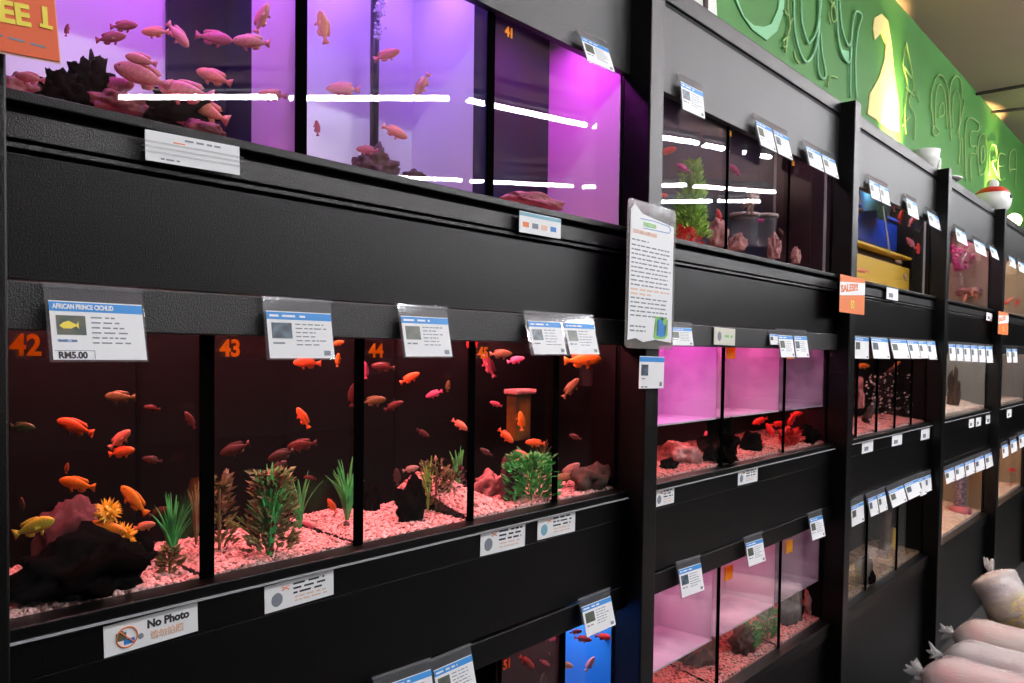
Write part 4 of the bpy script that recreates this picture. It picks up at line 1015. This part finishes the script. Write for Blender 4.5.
def card_parts(t, w, h, cards=1, top=.22, style='fish', seed=1, hd=None, price=None, picmat='photo', clear=True, small=False):
    """local frame: origin top left, x right, z down, front -y"""
    r = random.Random(seed)
    if clear:
        MB().box(0, w, -.0012, .0012, -h, 0, .0004).build('plastic_sleeve', 'clear', t, local=True)
        MB().box(-.001, w+.001, -.0034, .0034, -h*.05, .001, .0008).build('sleeve_fold', 'clear', t, local=True)
    tp = h*top
    for k in range(cards):
        x0 = w*k/cards+w*.03; x1 = w*(k+1)/cards-w*.02
        cd_ = MB().box(x0, x1, -.0018, -.0013, -h*.975, -tp).build('card', 'white', t, local=True)
        hh = h-tp
        hb_ = MB().box(x0, x1, -.0022, -.0018, -tp-hh*.17, -tp-hh*.02).build('header_band', 'tagblue', t, local=True)
        MB().box(x0+(x1-x0)*.06, x0+(x1-x0)*.36, -.0022, -.0018, -tp-hh*.56, -tp-hh*.24).build('picture', picmat if (k+seed) % 2 == 0 else 'photo2', cd_, local=True)
        if not small:
            b = MB(); wd_ = (x1-x0)
            for j in range(6): words(b, x0+wd_*.42, x1-wd_*r.uniform(.08, .3), -tp-hh*(.25+.085*j), hh*.022, -.0018, r)
            words(b, x0+wd_*.07, x0+wd_*.3, -tp-hh*.64, hh*.035, -.0018, r)
            b.build('printed_text', 'ink', cd_, local=True)['kind'] = 'stuff'
        if hd is None:
            b = MB(); words(b, x0+(x1-x0)*.04, x0+(x1-x0)*.6, -tp-hh*.075, hh*.045, -.0022, r); o = b.build('header_text', 'white', hb_, local=True); o['kind'] = 'stuff'
        if price is None:
            MB().box(x1-(x1-x0)*.16, x1-(x1-x0)*.06, -.0022, -.0018, -h*.93, -h*.85).build('price_mark', 'ink', cd_, local=True)


def hang(px, label, y0=-.0135, group='price tags', maxout=.045, **k):
    (ax, ay), (bx_, by), (cx_, cy_) = px
    A, B = at(ax, ay, y0), at(bx_, by, y0)
    # bottom corner swings out until it is plumb below A in x
    best = min((abs(at(cx_, cy_, -yy/1000).x-A.x), yy) for yy in range(8, int(maxout*1000)+1))
    Cc = at(cx_, cy_, -best[1]/1000)
    h = math.hypot(A.z-Cc.z, A.y-Cc.y); tilt = math.atan2(A.y-Cc.y, A.z-Cc.z); wd = B.x-A.x
    roll = math.atan2(-(B.z-A.z), wd) if abs(B.z-A.z) < .2*wd else 0
    t = thing('price_tag', A, label, 'price tag', group)
    t.rotation_euler = (-tilt, roll*.5, 0)
    card_parts(t, wd, h, **k)
    return t, wd, h


def flat(px, name, label, cat, y, group=None, m='white'):   # a sign stuck on a face: tl, tr, bl pixels
    A, B, D = [at(*q, y) for q in px]
    t = thing(name, (A.x, y, A.z), label, cat, group)
    t.rotation_euler = (0, max(-.06, min(.06, math.atan2(-(B.z-A.z), B.x-A.x))), 0)
    wd, h = B.x-A.x, A.z-D.z
    MB().box(0, wd, -.001, 0, -h, 0).build('sheet', m, t, local=True)
    return t, wd, h


# ---- bay 1 middle row
t, wd, h = hang(((43, 283), (141, 290), (50, 362)), 'large price tag with a yellow fish picture and RM5.00 over tank 42', seed=2, hd=1, price=1)
tp = h*.22; hh = h-tp
text('AFRICAN PRINCE CICHLID', 'header_text', 'white', h*.085, t, (wd*.06, -.0023, -tp-hh*.13), off=.0003, sx=.72)
fb = MB(); fx, fz, fs = wd*.205, -tp-hh*.40, wd*.19
fb.prism([(fx+fs*a, fz+fs*b_) for a, b_ in ((-.5, -.05), (-.3, .14), (0, .24), (.25, .1), (.38, .04), (.5, .2), (.47, 0), (.5, -.2), (.36, -.06), (.1, -.2), (-.3, -.2))], -.0026, -.0022)
fb.build('fish_picture', 'yellow', t, local=True)
text('YB AFRICAN', 'small_text', 'blue', h*.05, t, (wd*.08, -.0019, -tp-hh*.68), sx=.8)
text('RM5.00', 'price_text', 'black', h*.115, t, (wd*.08, -.0019, -h*.955), off=.0004, sx=.95)
bb = MB(); x0, x1, z0, z1 = wd*.05, wd*.44, -h*.965, -h*.855
bb.box(x0, x1, -.0021, -.0018, z1-.0006, z1); bb.box(x1-.0006, x1, -.0021, -.0018, z0, z1); bb.build('price_frame', 'ink', t, local=True)
hang(((262, 296.6), (330, 301), (267, 360)), 'glossy price tag over tank 43, its print washed out by glare', seed=3)
hang(((397, 304), (446, 307), (403.6, 358)), 'price tag over tank 44, left of the double tag', seed=4)
hang(((523, 311), (592, 315), (531.5, 355.5)), 'double price tag over tank 45 and the last tank', seed=5, cards=2)
# bay 1 top and bottom
hang(((577, 29), (606, 42), (586, 61)), 'price tag on the top header left of the tall post', seed=6, y0=-.004)
t, wd, h = hang(((372.6, 677.4), (429.4, 660), (381, 730)), 'left of two price tags at the bottom edge of the picture', seed=7)
t, wd, h = hang(((429.8, 660), (469.7, 641.8), (437, 712)), 'right of two price tags at the bottom edge of the picture', seed=8)
hang(((578.4, 599), (608.8, 587.7), (585.8, 638.6)), 'price tag hanging before the blue backed bottom tank', seed=10)
# bay 2
hang(((678.5, 73), (702, 84.6), (681.4, 109.6)), 'first price tag on the top header of the second bay', seed=11, y0=-.004)
hang(((752.3, 112.7), (786.3, 131.4), (759.8, 145.5)), 'double price tag between the numbers 54 and 55', seed=12, cards=2, y0=-.004)
hang(((803, 139.6), (833.8, 156), (808.5, 165.4)), 'double price tag at the right end of the top header, second bay', seed=13, cards=2, y0=-.004)
hang(((668, 322), (690.5, 323), (671, 346)), 'price tag partly behind the laminated notice, second bay', seed=14)
hang(((768.4, 331), (777, 331.3), (770, 345)), 'narrow slip left of the double tag over the middle trays', seed=15, small=True)
hang(((776, 328.7), (805.7, 330.6), (780, 358)), 'double price tag before the stained grey pink tray', seed=16, cards=2)
hang(((676, 562), (699.3, 556.8), (681.9, 599)), 'lowest left price tag before the bright pink bottom tray', seed=17)
hang(((743.6, 537), (761.4, 533), (748.4, 567.7)), 'price tag before the middle tray of the bottom row', seed=18)
hang(((807.5, 513), (821, 509.7), (812, 541.5)), 'price tag before the smoky tray of the bottom row', seed=20)
# bay 3
hang(((867, 174), (887, 184), (870.8, 198)), 'double price tag at the left of the top header, third bay', seed=21, cards=2, y0=-.004)
hang(((904.5, 193), (915.7, 200), (908, 215)), 'middle price tag on the top header, third bay', seed=22, y0=-.004)
hang(((925.6, 206.8), (938, 215), (929.4, 225.3)), 'right price tag on the top header, third bay', seed=23, y0=-.004)
NN = ['first', 'second', 'third', 'fourth', 'fifth', 'sixth']
for k, q in enumerate((((854, 335), (868.5, 337), (854, 359)), ((869.5, 336), (887, 338), (873, 359)), ((888.5, 338), (905.5, 339), (893.5, 359)), ((906, 339), (916.5, 340), (911, 359)), ((917, 340), (925.5, 340), (921, 359)), ((926, 340), (934.5, 341), (929, 360)))):
    hang(q, '%s card from the left on the middle price rail, third bay' % NN[k], seed=30+k, small=True, top=.06, clear=k > 1)
for k, q in enumerate((((850, 501), (863, 495), (851, 528)), ((866, 494), (884, 487), (870, 518)), ((886, 487), (901.5, 480), (892, 509)), ((902, 480), (916.5, 474), (908, 501)), ((917, 474), (923.5, 472), (920, 497)), ((924, 472), (930, 470), (926, 493)))):
    hang(q, '%s price tag from the left on the lower price rail, third bay' % NN[k], seed=40+k, small=True, cards=2 if k == 1 else 1)
# bay 4
for k, q in enumerate((((953.7, 223.8), (964.6, 231), (957, 241)), ((972, 235.5), (983.6, 242), (975.5, 252)), ((988, 243), (997, 249), (992, 257)))):
    hang(q, '%s price tag from the left on the top header, fourth bay' % NN[k], seed=50+k, small=True, y0=-.004)
for k in range(6):
    a = 948+k*7.4; z = 343+k*.45
    hang(((a, z), (a+6.6, z+.4), (a+1.5, z+18)), '%s card from the left on the middle price rail, fourth bay' % NN[k], seed=60+k, small=True, top=.06)
for k in range(5):
    a = 943.5+k*10; z = 467-k*3.9
    hang(((a, z), (a+9.2, z-3.6), (a+2.5, z+18)), '%s price tag from the left on the lower price rail, fourth bay' % NN[k], seed=70+k, small=True)
for k in range(2):
    a = 1006+k*6
    hang(((a, 348), (a+4.6, 348.3), (a+1, 363)), '%s card on the middle price rail, farthest bay' % ('left', 'right')[k], seed=80+k, small=True, top=.06)
for k, (a, z) in enumerate(((1001, 443), (1009.5, 438), (1018, 433))):
    hang(((a, z), (a+6.2, z-3), (a+1.5, z+16)), '%s price tag from the left on the lower rail, farthest bay' % NN[k], seed=84+k, small=True)
for k, (a, z) in enumerate(((1008, 253), (1017, 258))):
    hang(((a, z), (a+6, z+4), (a+2, z+13)), '%s price tag on the top header, farthest bay' % ('left', 'right')[k], seed=88+k, small=True, y0=-.004)

# ---- signs on the label strips
t, wd, h = flat(((103, 627), (197, 602), (104.5, 658)), 'sign', 'white No Photo sign with a crossed out camera', 'sign', -.0045)
text('No Photo', 'sign_text', 'black', h*.37, t, (wd*.44, -.0011, -h*.42), off=.0006, sx=.95)
text('请勿拍照', 'sign_subtitle', 'paleorange', h*.30, t, (wd*.47, -.0011, -h*.80), off=.0002, sx=.95)
c = (wd*.23, -h*.52); ring = [(c[0]+h*.33*math.cos(a*math.pi/12), -.0016, c[1]+h*.33*math.sin(a*math.pi/12)) for a in range(25)]
b = MB(); b.tube(ring, h*.022, 6); b.tube([(c[0]-h*.22, -.0016, c[1]+h*.22), (c[0]+h*.22, -.0016, c[1]-h*.22)], h*.022, 6); b.build('prohibition_ring', 'orange', t, local=True)
b = MB(); b.box(c[0]-h*.34, c[0]-h*.02, -.0013, -.001, c[1]-h*.08, c[1]+h*.18, .0003); b.box(c[0]-h*.25, c[0]-h*.12, -.0013, -.001, c[1]+h*.18, c[1]+h*.24); b.build('camera_drawing', 'photo', t, local=True)
b = MB(); b.box(c[0]-h*.1, c[0]+h*.24, -.0013, -.001, c[1]-h*.24, c[1]-h*.06, .0003); b.build('video_camera_drawing', 'blue', t, local=True)
b = MB(); b.ball((c[0]+h*.44, -.001, c[1]-h*.10), h*.10, 2, (1, .05, 1)); b.build('lens_drawing', 'ink', t, local=True)


def notice(px, label, seed, icon='ink', group='small notices on the label strips'):
    t, wd, h = flat(px, 'sign', label, 'sign', -.0045, group)
    r = random.Random(seed); b = MB()
    for j in range(3): words(b, wd*.40, wd*r.uniform(.85, .95), -h*(.13+.17*j), h*.07, -.001, r)
    b.build('printed_text', 'black', t, local=True)['kind'] = 'stuff'
    b = MB()
    for j in range(2): words(b, wd*.42, wd*r.uniform(.8, .92), -h*(.64+.14*j), h*.05, -.001, r)
    b.build('faint_text', 'paleorange', t, local=True)['kind'] = 'stuff'
    b = MB(); b.ball((wd*.17, -.001, -h*.60), h*.26, 2, (.95, .04, 1)); b.build('fish_drawing', icon, t, local=True)
    b = MB(); b.tube([(wd*.24, -.0013, -h*.30), (wd*.34, -.0013, -h*.16)], h*.02, 5); b.tube([(wd*.24, -.0013, -h*.16), (wd*.34, -.0013, -h*.30)], h*.02, 5); b.build('cross_mark', 'orange', t, local=True)
    return t


notice(((264, 587), (333, 569), (265, 614)), 'white notice with a grey round drawing under tank 43', 1)
notice(((480.5, 531), (525, 522), (481.5, 556)), 'white notice under tank 45 with a dark shell drawing', 2)
notice(((537.5, 518), (575, 510), (538, 540)), 'notice with a colourful drawing under the last middle tank of the nearest bay', 3, 'printskin')
notice(((656, 490), (674, 486), (656, 507)), 'small notice beside the tall post under the red rock hill', 4)
notice(((738, 470), (757.5, 466), (738, 485.5)), 'small notice under the middle tray of the second bay', 5)
t, wd, h = flat(((714, 327), (735, 329), (715, 344.5)), 'sign', 'small cream sign with a round drawing between pink trays', 'sign', -.0135, None, 'cream')
b = MB(); b.ball((wd*.25, -.001, -h*.5), h*.28, 2, (.9, .04, 1)); b.build('fish_drawing', 'ink', t, local=True)
b = MB(); words(b, wd*.5, wd*.9, -h*.4, h*.14, -.001, random.Random(3)); b.build('printed_text', 'printgreen', t, local=True)['kind'] = 'stuff'
# taped sign above
t, wd, h = flat(((144.5, 129), (239, 147), (145, 160)), 'sign', 'creased white sign covered in clear tape under the top left tank', 'sign', -.0135)
r = random.Random(9)
for k in range(3):
    z = -h*(.34+.16*k); MB().box(-.004, wd+.005, -.0028, -.0012, z-h*.06, z, .0006).build('clear_tape', 'clear', t, local=True)
b = MB(); words(b, wd*.40, wd*.8, -h*.12, h*.06, -.001, r); words(b, wd*.15, wd*.35, -h*.85, h*.05, -.001, r); b.build('printed_text', 'ink', t, local=True)['kind'] = 'stuff'
MB().box(wd*.28, wd*.40, -.0013, -.001, -h*.30, -h*.26).build('red_mark', 'orange', t, local=True)
t, wd, h = flat(((519, 210.5), (560.5, 219), (520, 232)), 'sign', 'white sign with tiny fish pictures under tank 41', 'sign', -.0135)
MB().box(0, wd, -.0013, -.001, -h*.2, -h*.03).build('header_band', 'printskin', t, local=True)
for k in range(4):
    MB().box(wd*(.08+.22*k), wd*(.22+.22*k), -.0013, -.001, -h*.72, -h*.48).build('tiny_picture', ('orange', 'ink', 'paleorange', 'blue')[k], t, local=True)
# plain little squares
SQ = 'small white squares stuck under the far tanks'
for px, lb in ((((862, 442.5), (873, 440), (862, 454)), 'first white square from the left on the label strip, third bay'), (((892, 436), (902, 434), (892, 446.5)), 'second white square from the left on the label strip, third bay'),
               (((921, 430), (929.5, 428), (921, 440.5)), 'third white square from the left on the label strip, third bay'), (((969, 419.5), (974, 418.5), (969, 428)), 'leftmost white square on the label strip, fourth bay'),
               (((976, 418), (981, 417), (976, 426.5)), 'middle white square on the label strip, fourth bay'), (((986, 415.5), (991.5, 414.5), (986, 424)), 'rightmost white square on the label strip, fourth bay'),
               (((1007, 410), (1011.5, 409), (1007, 418)), 'white square on the label strip of the farthest bay'), (((886.5, 287), (898, 289.5), (886.5, 299)), 'white square under the yellow tub, third bay'),
               (((986.5, 312), (992, 314), (986.5, 320)), 'white square under the top tank, fourth bay')):
    t, wd, h = flat(px, 'small_notice', lb, 'notice', -.0135 if px[0][1] < 330 else -.0045, SQ)
    MB().box(wd*.2, wd*.55, -.0014, -.001, -h*.8, -h*.45).build('printed_mark', 'ink', t, local=True)

# ---- laminated notice on the tall post
t = thing('laminated_notice', at(628, 197, -.056), 'tall laminated customer guidelines notice hung on the post', 'notice')
A = t.location.copy(); wd = at(676, 205, -.056).x-A.x; h = A.z-at(628, 348, -.056).z


def rounded(x0, x1, z0, z1, r_, n=5):
    out = []
    for cx_, cz_, a0 in ((x1-r_, z1-r_, 0), (x0+r_, z1-r_, 90), (x0+r_, z0+r_, 180), (x1-r_, z0+r_, 270)):
        for k in range(n+1): a = math.radians(a0+90*k/n); out.append((cx_+r_*math.cos(a), cz_+r_*math.sin(a)))
    return out


t.rotation_euler = (0, .012, 0)
MB().prism(rounded(0, wd, -h, 0, .012), -.0012, .0006).build('laminate_pouch', 'lamin', t, local=True)
MB().prism([(wd*.04, -h*.945), (wd*.20, -h*.93), (wd*.35, -h*.955), (wd*.6, -h*.935), (wd*.95, -h*.95), (wd*.95, -h*.12), (wd*.55, -h*.10), (wd*.28, -h*.085), (wd*.12, -h*.03), (wd*.05, -h*.07)], -.0020, -.0013).build('paper', 'white', t, local=True)
text('mazoo', 'logo_text', 'printgreen', h*.06, t, (wd*.30, -.0021, -h*.165), off=.0005, sx=1.0)
b = MB(); b.tube([(wd*.24, -.0022, -h*.12), (wd*.5, -.0022, -h*.115), (wd*.84, -.0022, -h*.125), (wd*.88, -.0022, -h*.15), (wd*.84, -.0022, -h*.172), (wd*.3, -.0022, -h*.18)], h*.0022, 5); b.build('logo_outline', 'blue', t, local=True)
text('CUSTOMER GUIDELINES', 'heading_text', 'paleorange', h*.036, t, (wd*.09, -.0021, -h*.225), off=.0004, sx=.78)
b = MB(); r = random.Random(11)
words(b, wd*.08, wd*.42, -h*.265, h*.008, -.002, r)
for j in range(17):
    if j in (10, 11): continue
    words(b, wd*.08, wd*(.82+.1*r.random()), -h*(.30+.0295*j), h*.009, -.002, r)
for j in range(2): words(b, wd*.08, wd*.4, -h*(.845+.03*j), h*.010, -.002, r)
b.build('body_text', 'ink', t, local=True)['kind'] = 'stuff'
b = MB(); words(b, wd*.08, wd*.9, -h*.595, h*.011, -.002, r); words(b, wd*.08, wd*.5, -h*.625, h*.011, -.002, r); b.build('highlighted_text', 'paleorange', t, local=True)['kind'] = 'stuff'
MB().prism([(wd*(.56+a*.3), -h*(.93-b_*.16)) for a, b_ in ((0, .1), (.1, 0), (.8, .02), (1, .2), (.9, .6), (1, .9), (.7, .95), (.55, .7), (.5, 1), (.1, .98), (.12, .5))], -.0024, -.002).build('clip_art_border', 'printgreen', t, local=True)
MB().prism([(wd*(.62+a*.2), -h*(.915-b_*.13)) for a, b_ in ((0, .1), (.5, 0), (.9, .1), (.8, .4), (1, .7), (.75, .65), (.6, .9), (.3, 1), (.05, .9), (.15, .5))], -.0028, -.0024).build('clip_art_figure', 'blue', t, local=True)
t, wd, h = flat(((639.5, 356), (664, 357), (640.5, 388.5)), 'price_card', 'blue headed price card on the post just below the laminated notice', 'price card', -.0535)
MB().box(0, wd, -.0014, -.001, -h*.17, -h*.02).build('header_band', 'tagblue', t, local=True)
MB().box(wd*.07, wd*.34, -.0014, -.001, -h*.60, -h*.26).build('picture', 'photo2', t, local=True)
b = MB(); words(b, wd*.1, wd*.25, -h*.68, h*.03, -.001, random.Random(2)); words(b, wd*.08, wd*.35, -h*.93, h*.04, -.001, random.Random(3)); b.box(wd*.82, wd*.92, -.0014, -.001, -h*.93, -h*.80); b.build('printed_text', 'ink', t, local=True)['kind'] = 'stuff'

# ---- orange sale poster, sale cards
A = at(52, -38, -.075); Bm = at(59.5, 62, -.075)
t = thing('sale_poster', (Bm.x, -.075, Bm.z), 'orange poster with yellow FREE 1 lettering at the top left', 'poster')
t.rotation_euler = (0, .0, 0)
pw = .30; k0 = (at(0, 51, -.075).z-Bm.z)
MB().prism([(0, 0), (-pw, -k0*pw/(Bm.x-at(0, 51, -.075).x)*-1), (-pw-.01, .30), (-.022, .27)], -.0012, 0).build('sheet', 'poster', t, local=True)
MB().prism([(0.0015, -.002), (-pw, -k0*pw/(Bm.x-at(0, 51, -.075).x)*-1-.002), (-pw-.01, .302), (-.0205, .272)], 0.0001, .0008).build('pale_border', 'paleorange', t, local=True)
q1 = at(51, 29, -.0762); q0 = at(0, 25, -.0762); th = at(36, 6, -.0762).z-at(36, 28, -.0762).z
qe = at(31, 26.5, -.0762); q1 = at(45.5, 27.5, -.0762)
text('FREE', 'poster_text', 'yellow', th*1.30, t, (qe.x-Bm.x, -.0017, qe.z-Bm.z), off=.0011, sx=1.0, align='RIGHT', roll=-.10)
text('1', 'poster_number', 'yellow', th*1.30, t, (q1.x-Bm.x, -.0017, q1.z-Bm.z), off=.0011, sx=1.0, align='CENTER', roll=-.06)
MB().box(q1.x-Bm.x-th*.26, q1.x-Bm.x+th*.30, -.0024, -.0012, q1.z-Bm.z-.001, q1.z-Bm.z+th*.12).build('poster_serif', 'yellow', t, local=True)
b = MB(); words(b, -.085, -.01, .012, .0022, -.0012, random.Random(5)); b.build('small_print', 'ink', t, local=True)['kind'] = 'stuff'
text('only *', 'poster_note', 'paleorange', th*.5, t, (q1.x-Bm.x-.045, -.0017, q1.z-Bm.z-th*.55), align='RIGHT')
b = MB(); b.tube([(-.018, 0, .26), (-.018, .02, .30), (-.018, .068, .33)], .0012, 6); b.tube([(-.22, 0, .26), (-.22, .02, .30), (-.22, .068, .33)], .0012, 6); b.build('hanging_wire', 'edge', t, local=True)
for (tl, tr, bl), sc_, lb in ((((840, 274), (865, 276), (840, 312)), 1, 'orange and white sale card on the post between the second and third bays'), (((998.5, 311), (1008.5, 313), (998.5, 334)), .9, 'small orange and white sale card on the post before the farthest bay')):
    A = at(*tl, -.053); B = at(*tr, -.053); D = at(*bl, -.053)
    t = thing('sale_card', A, lb, 'sale card', 'sale cards on the posts'); wd, h = B.x-A.x, A.z-D.z
    MB().box(0, wd, -.001, 0, -h, 0).build('sheet', 'orange', t, local=True)
    MB().prism([(0, -h*.56), (wd, -h*.44), (wd, -h*.10), (0, -h*.20)], -.0014, -.001).build('white_band', 'white', t, local=True)
    text('SALES!!!', 'card_text', 'orange', h*.26, t, (wd*.04, -.0016, -h*.47), off=.0012, sx=wd*.90/(h*.26*4.55), roll=-.10)
    text('50', 'card_number', 'yellow', h*.30, t, (wd*.42, -.0012, -h*.86), off=.0008, sx=1)

# ---- things on top of the rack
q = at(925, 166, .10); s = ppm(q); q.z = 2.383
t = thing('ceramic_cup', tuple(q), 'white ceramic cup with a handle standing on top of the third bay', 'cup')
MB().lathe([(.03, 0), (.05, .03), (.062, .08), (.068, .13), (.062, .13), (.055, .08), (.04, .035), (.01, .02)], 28, tuple(q)).build('bowl', 'ceramic', t, True)
b = MB(); b.tube([(q.x+.062, q.y-.02, q.z+.11), (q.x+.10, q.y-.04, q.z+.10), (q.x+.10, q.y-.04, q.z+.05), (q.x+.055, q.y-.02, q.z+.045)], .009, 8); b.build('handle', 'ceramic', t, True)
MB().lathe([(.06, 0), (.10, .015), (.105, .02), (.05, .012)], 28, (q.x+.20, q.y-.02, q.z)).build('dish', 'ceramic', t, True)
q = at(992, 205, .08); q.z = 2.383; R0 = .108
t = thing('round_jar', tuple(q), 'round white jar with a red cap band standing on top of the fourth bay', 'jar')
b = MB(); b.ball((q.x, q.y, q.z+R0*.9), R0, 4, (1, 1, .9)); b.build('body', 'ceramic', t, True)
prof = [(R0*1.03*math.cos(a), R0*.9*1.04*math.sin(a)+R0*.9) for a in [math.radians(d) for d in (28, 36, 44, 52, 58)]]
MB().lathe(prof, 28, tuple(q)).build('red_band', 'redglaze', t, True)
b = MB(); b.ball((q.x, q.y, q.z+R0*1.9), .035, 3); b.build('knob', 'ceramic', t, True)
b = MB(); b.ball((q.x-.02, q.y-R0*.93, q.z+R0*1.05), .014, 2); b.build('dark_spot', 'print_black' if 'print_black' in M else 'black', t, True)
q = at(713, 14, .03); q.z = 2.383
t = thing('folded_parcel', tuple(q), 'crumpled white parcel on top of the second bay', 'parcel')
rock_ = MB(); rock_.box(q.x-.12, q.x+.03, q.y, q.y+.14, q.z, q.z+.09, .012)
for v in rock_.bm.verts: v.co += Vector((noise.noise(v.co*30), noise.noise(v.co*31), 0))*.012
rock_.build('wrap', 'ceramic', t)
rb = MB(); rb.box(q.x-.055, q.x-.035, q.y-.004, q.y+.144, q.z+.001, q.z+.096); rb.build('strap', 'wood', t)
for x, p in WASH:
    t = thing('wall_washer', (x, .38, 2.383), 'small warm lamp on top of the rack lighting the green wall, %s' % {5.5: 'under the yellow shape', 8.55: 'under the small lettering'}.get(x, 'at the far right'), 'lamp', 'wall lamps on the rack')
    MB().box(x-.06, x+.06, .34, .42, 2.383, 2.46, .006).build('base', 'tubehouse', t)
    MB().ball((x, .38, 2.475), .018, 2).build('bulb', 'bulb', t, True)
q = at(1017, 222, .1)
t = thing('spot_lamp', (q.x, .12, 2.383), 'small bright bulb lamp on top of the farthest bay', 'lamp')
MB().lathe([(.05, 0), (.05, .04), (.02, .06)], 14, (q.x, .12, 2.383)).build('base', 'tubehouse', t, True)
MB().ball((q.x, .12, 2.383+.11), .05, 3).build('bulb', 'bulb', t, True)


# ---- clear bags on the floor
def bag(a, b_, r0, label, cont, seed, flatz=.85):
    a, b_ = Vector(a), Vector(b_); ax = (b_-a).normalized(); L = (b_-a).length; r = random.Random(seed)
    t = thing('clear_bag', tuple(a), label, 'plastic bag', 'tied clear bags before the rack')

    def shell(k, n=26, seg=28, grow=1.0, wob=.07):
        bb = MB(); side = ax.cross(Vector((0, 0, 1))).normalized(); up = side.cross(ax).normalized(); rings = []
        for i in range(n+1):
            u = i/n; rr = r0*grow*min(1, (math.sin(min(1, u*7.0)*math.pi/2))**.8)*(1 if u < .9 else math.cos((u-.9)/.1*1.3))
            ring = []
            for j in range(seg):
                th = 2*math.pi*j/seg; p = a+ax*(L*u)
                w_ = 1+wob*noise.noise(Vector((math.cos(th)*1.5, math.sin(th)*1.5+seed, u*5)))+(.06*math.sin(th*9+seed) if u < .25 else 0)*(1-u*4)+.03*noise.noise(Vector((th*3, u*18, seed)))
                rr2 = max(rr, .008)*w_
                ring.append(bb.bm.verts.new(p+side*math.cos(th)*rr2+up*math.sin(th)*rr2*flatz))
            rings.append(ring)
        for i in range(n):
            for j in range(seg): bb.bm.faces.new((rings[i][j], rings[i][(j+1) % seg], rings[i+1][(j+1) % seg], rings[i+1][j]))
        bb.bm.faces.new(rings[0]); bb.bm.faces.new(rings[-1][::-1]); return bb
    shell(0).build('film', 'bag', t, True)
    shell(1, grow=.84, wob=.16).build('contents', cont, t, True)
    kb = MB()
    for k in range(7):
        d = (-ax+Vector((r.uniform(-.8, .8), r.uniform(-.8, .8), r.uniform(-.5, .9)))).normalized(); kb.tube([a+ax*.01, a+d*r0*.28, a+d*r0*.5+Vector((0, 0, r.uniform(-.02, .02)))], [.010, .012, .003], 6)
    kb.build('knot', 'bag', t, True)
    return t


def bagpx(px, py, y): return at(px, py, y)


ra = .112
K1 = at(952, 634, -.16); K2 = at(941, 656, -.19); K3 = at(920, 674, -.22)
bag((K1.x, K1.y, max(ra*.8, K1.z)), (K1.x-.10, K1.y-.78, max(ra*.8, K1.z)+.0), ra, 'clear bag of pinkish pellets, the farthest of three lying side by side', 'bagpink', 1)
bag((K2.x, K2.y, max(ra*.8, K2.z)), (K2.x-.10, K2.y-.78, max(ra*.8, K2.z)), ra, 'clear bag of pale grey pellets, the middle of three lying side by side', 'baggrey', 2)
bag((K3.x, K3.y, max(ra*.8, K3.z)), (K3.x-.10, K3.y-.72, max(ra*.8, K3.z)), ra, 'clear bag of pinkish pellets at the bottom edge, the nearest of three', 'bagpink', 3)
K4 = at(990, 571, -.21); K5 = at(1018, 622, -.34); K5.z = max(K5.z, .14)
bag4 = bag(tuple(K4), tuple(K5), .118, 'plump upright clear bag with a yellow bottom leaning against the far post', 'baggrey', 4)
q = K4.lerp(K5, .80); MB().ball(tuple(q), .112, 3).build('yellow_contents', 'bagyellow', bag4, True)
for a, n in USED.items():
    if n > 1: print('DUP LABEL', n, a)
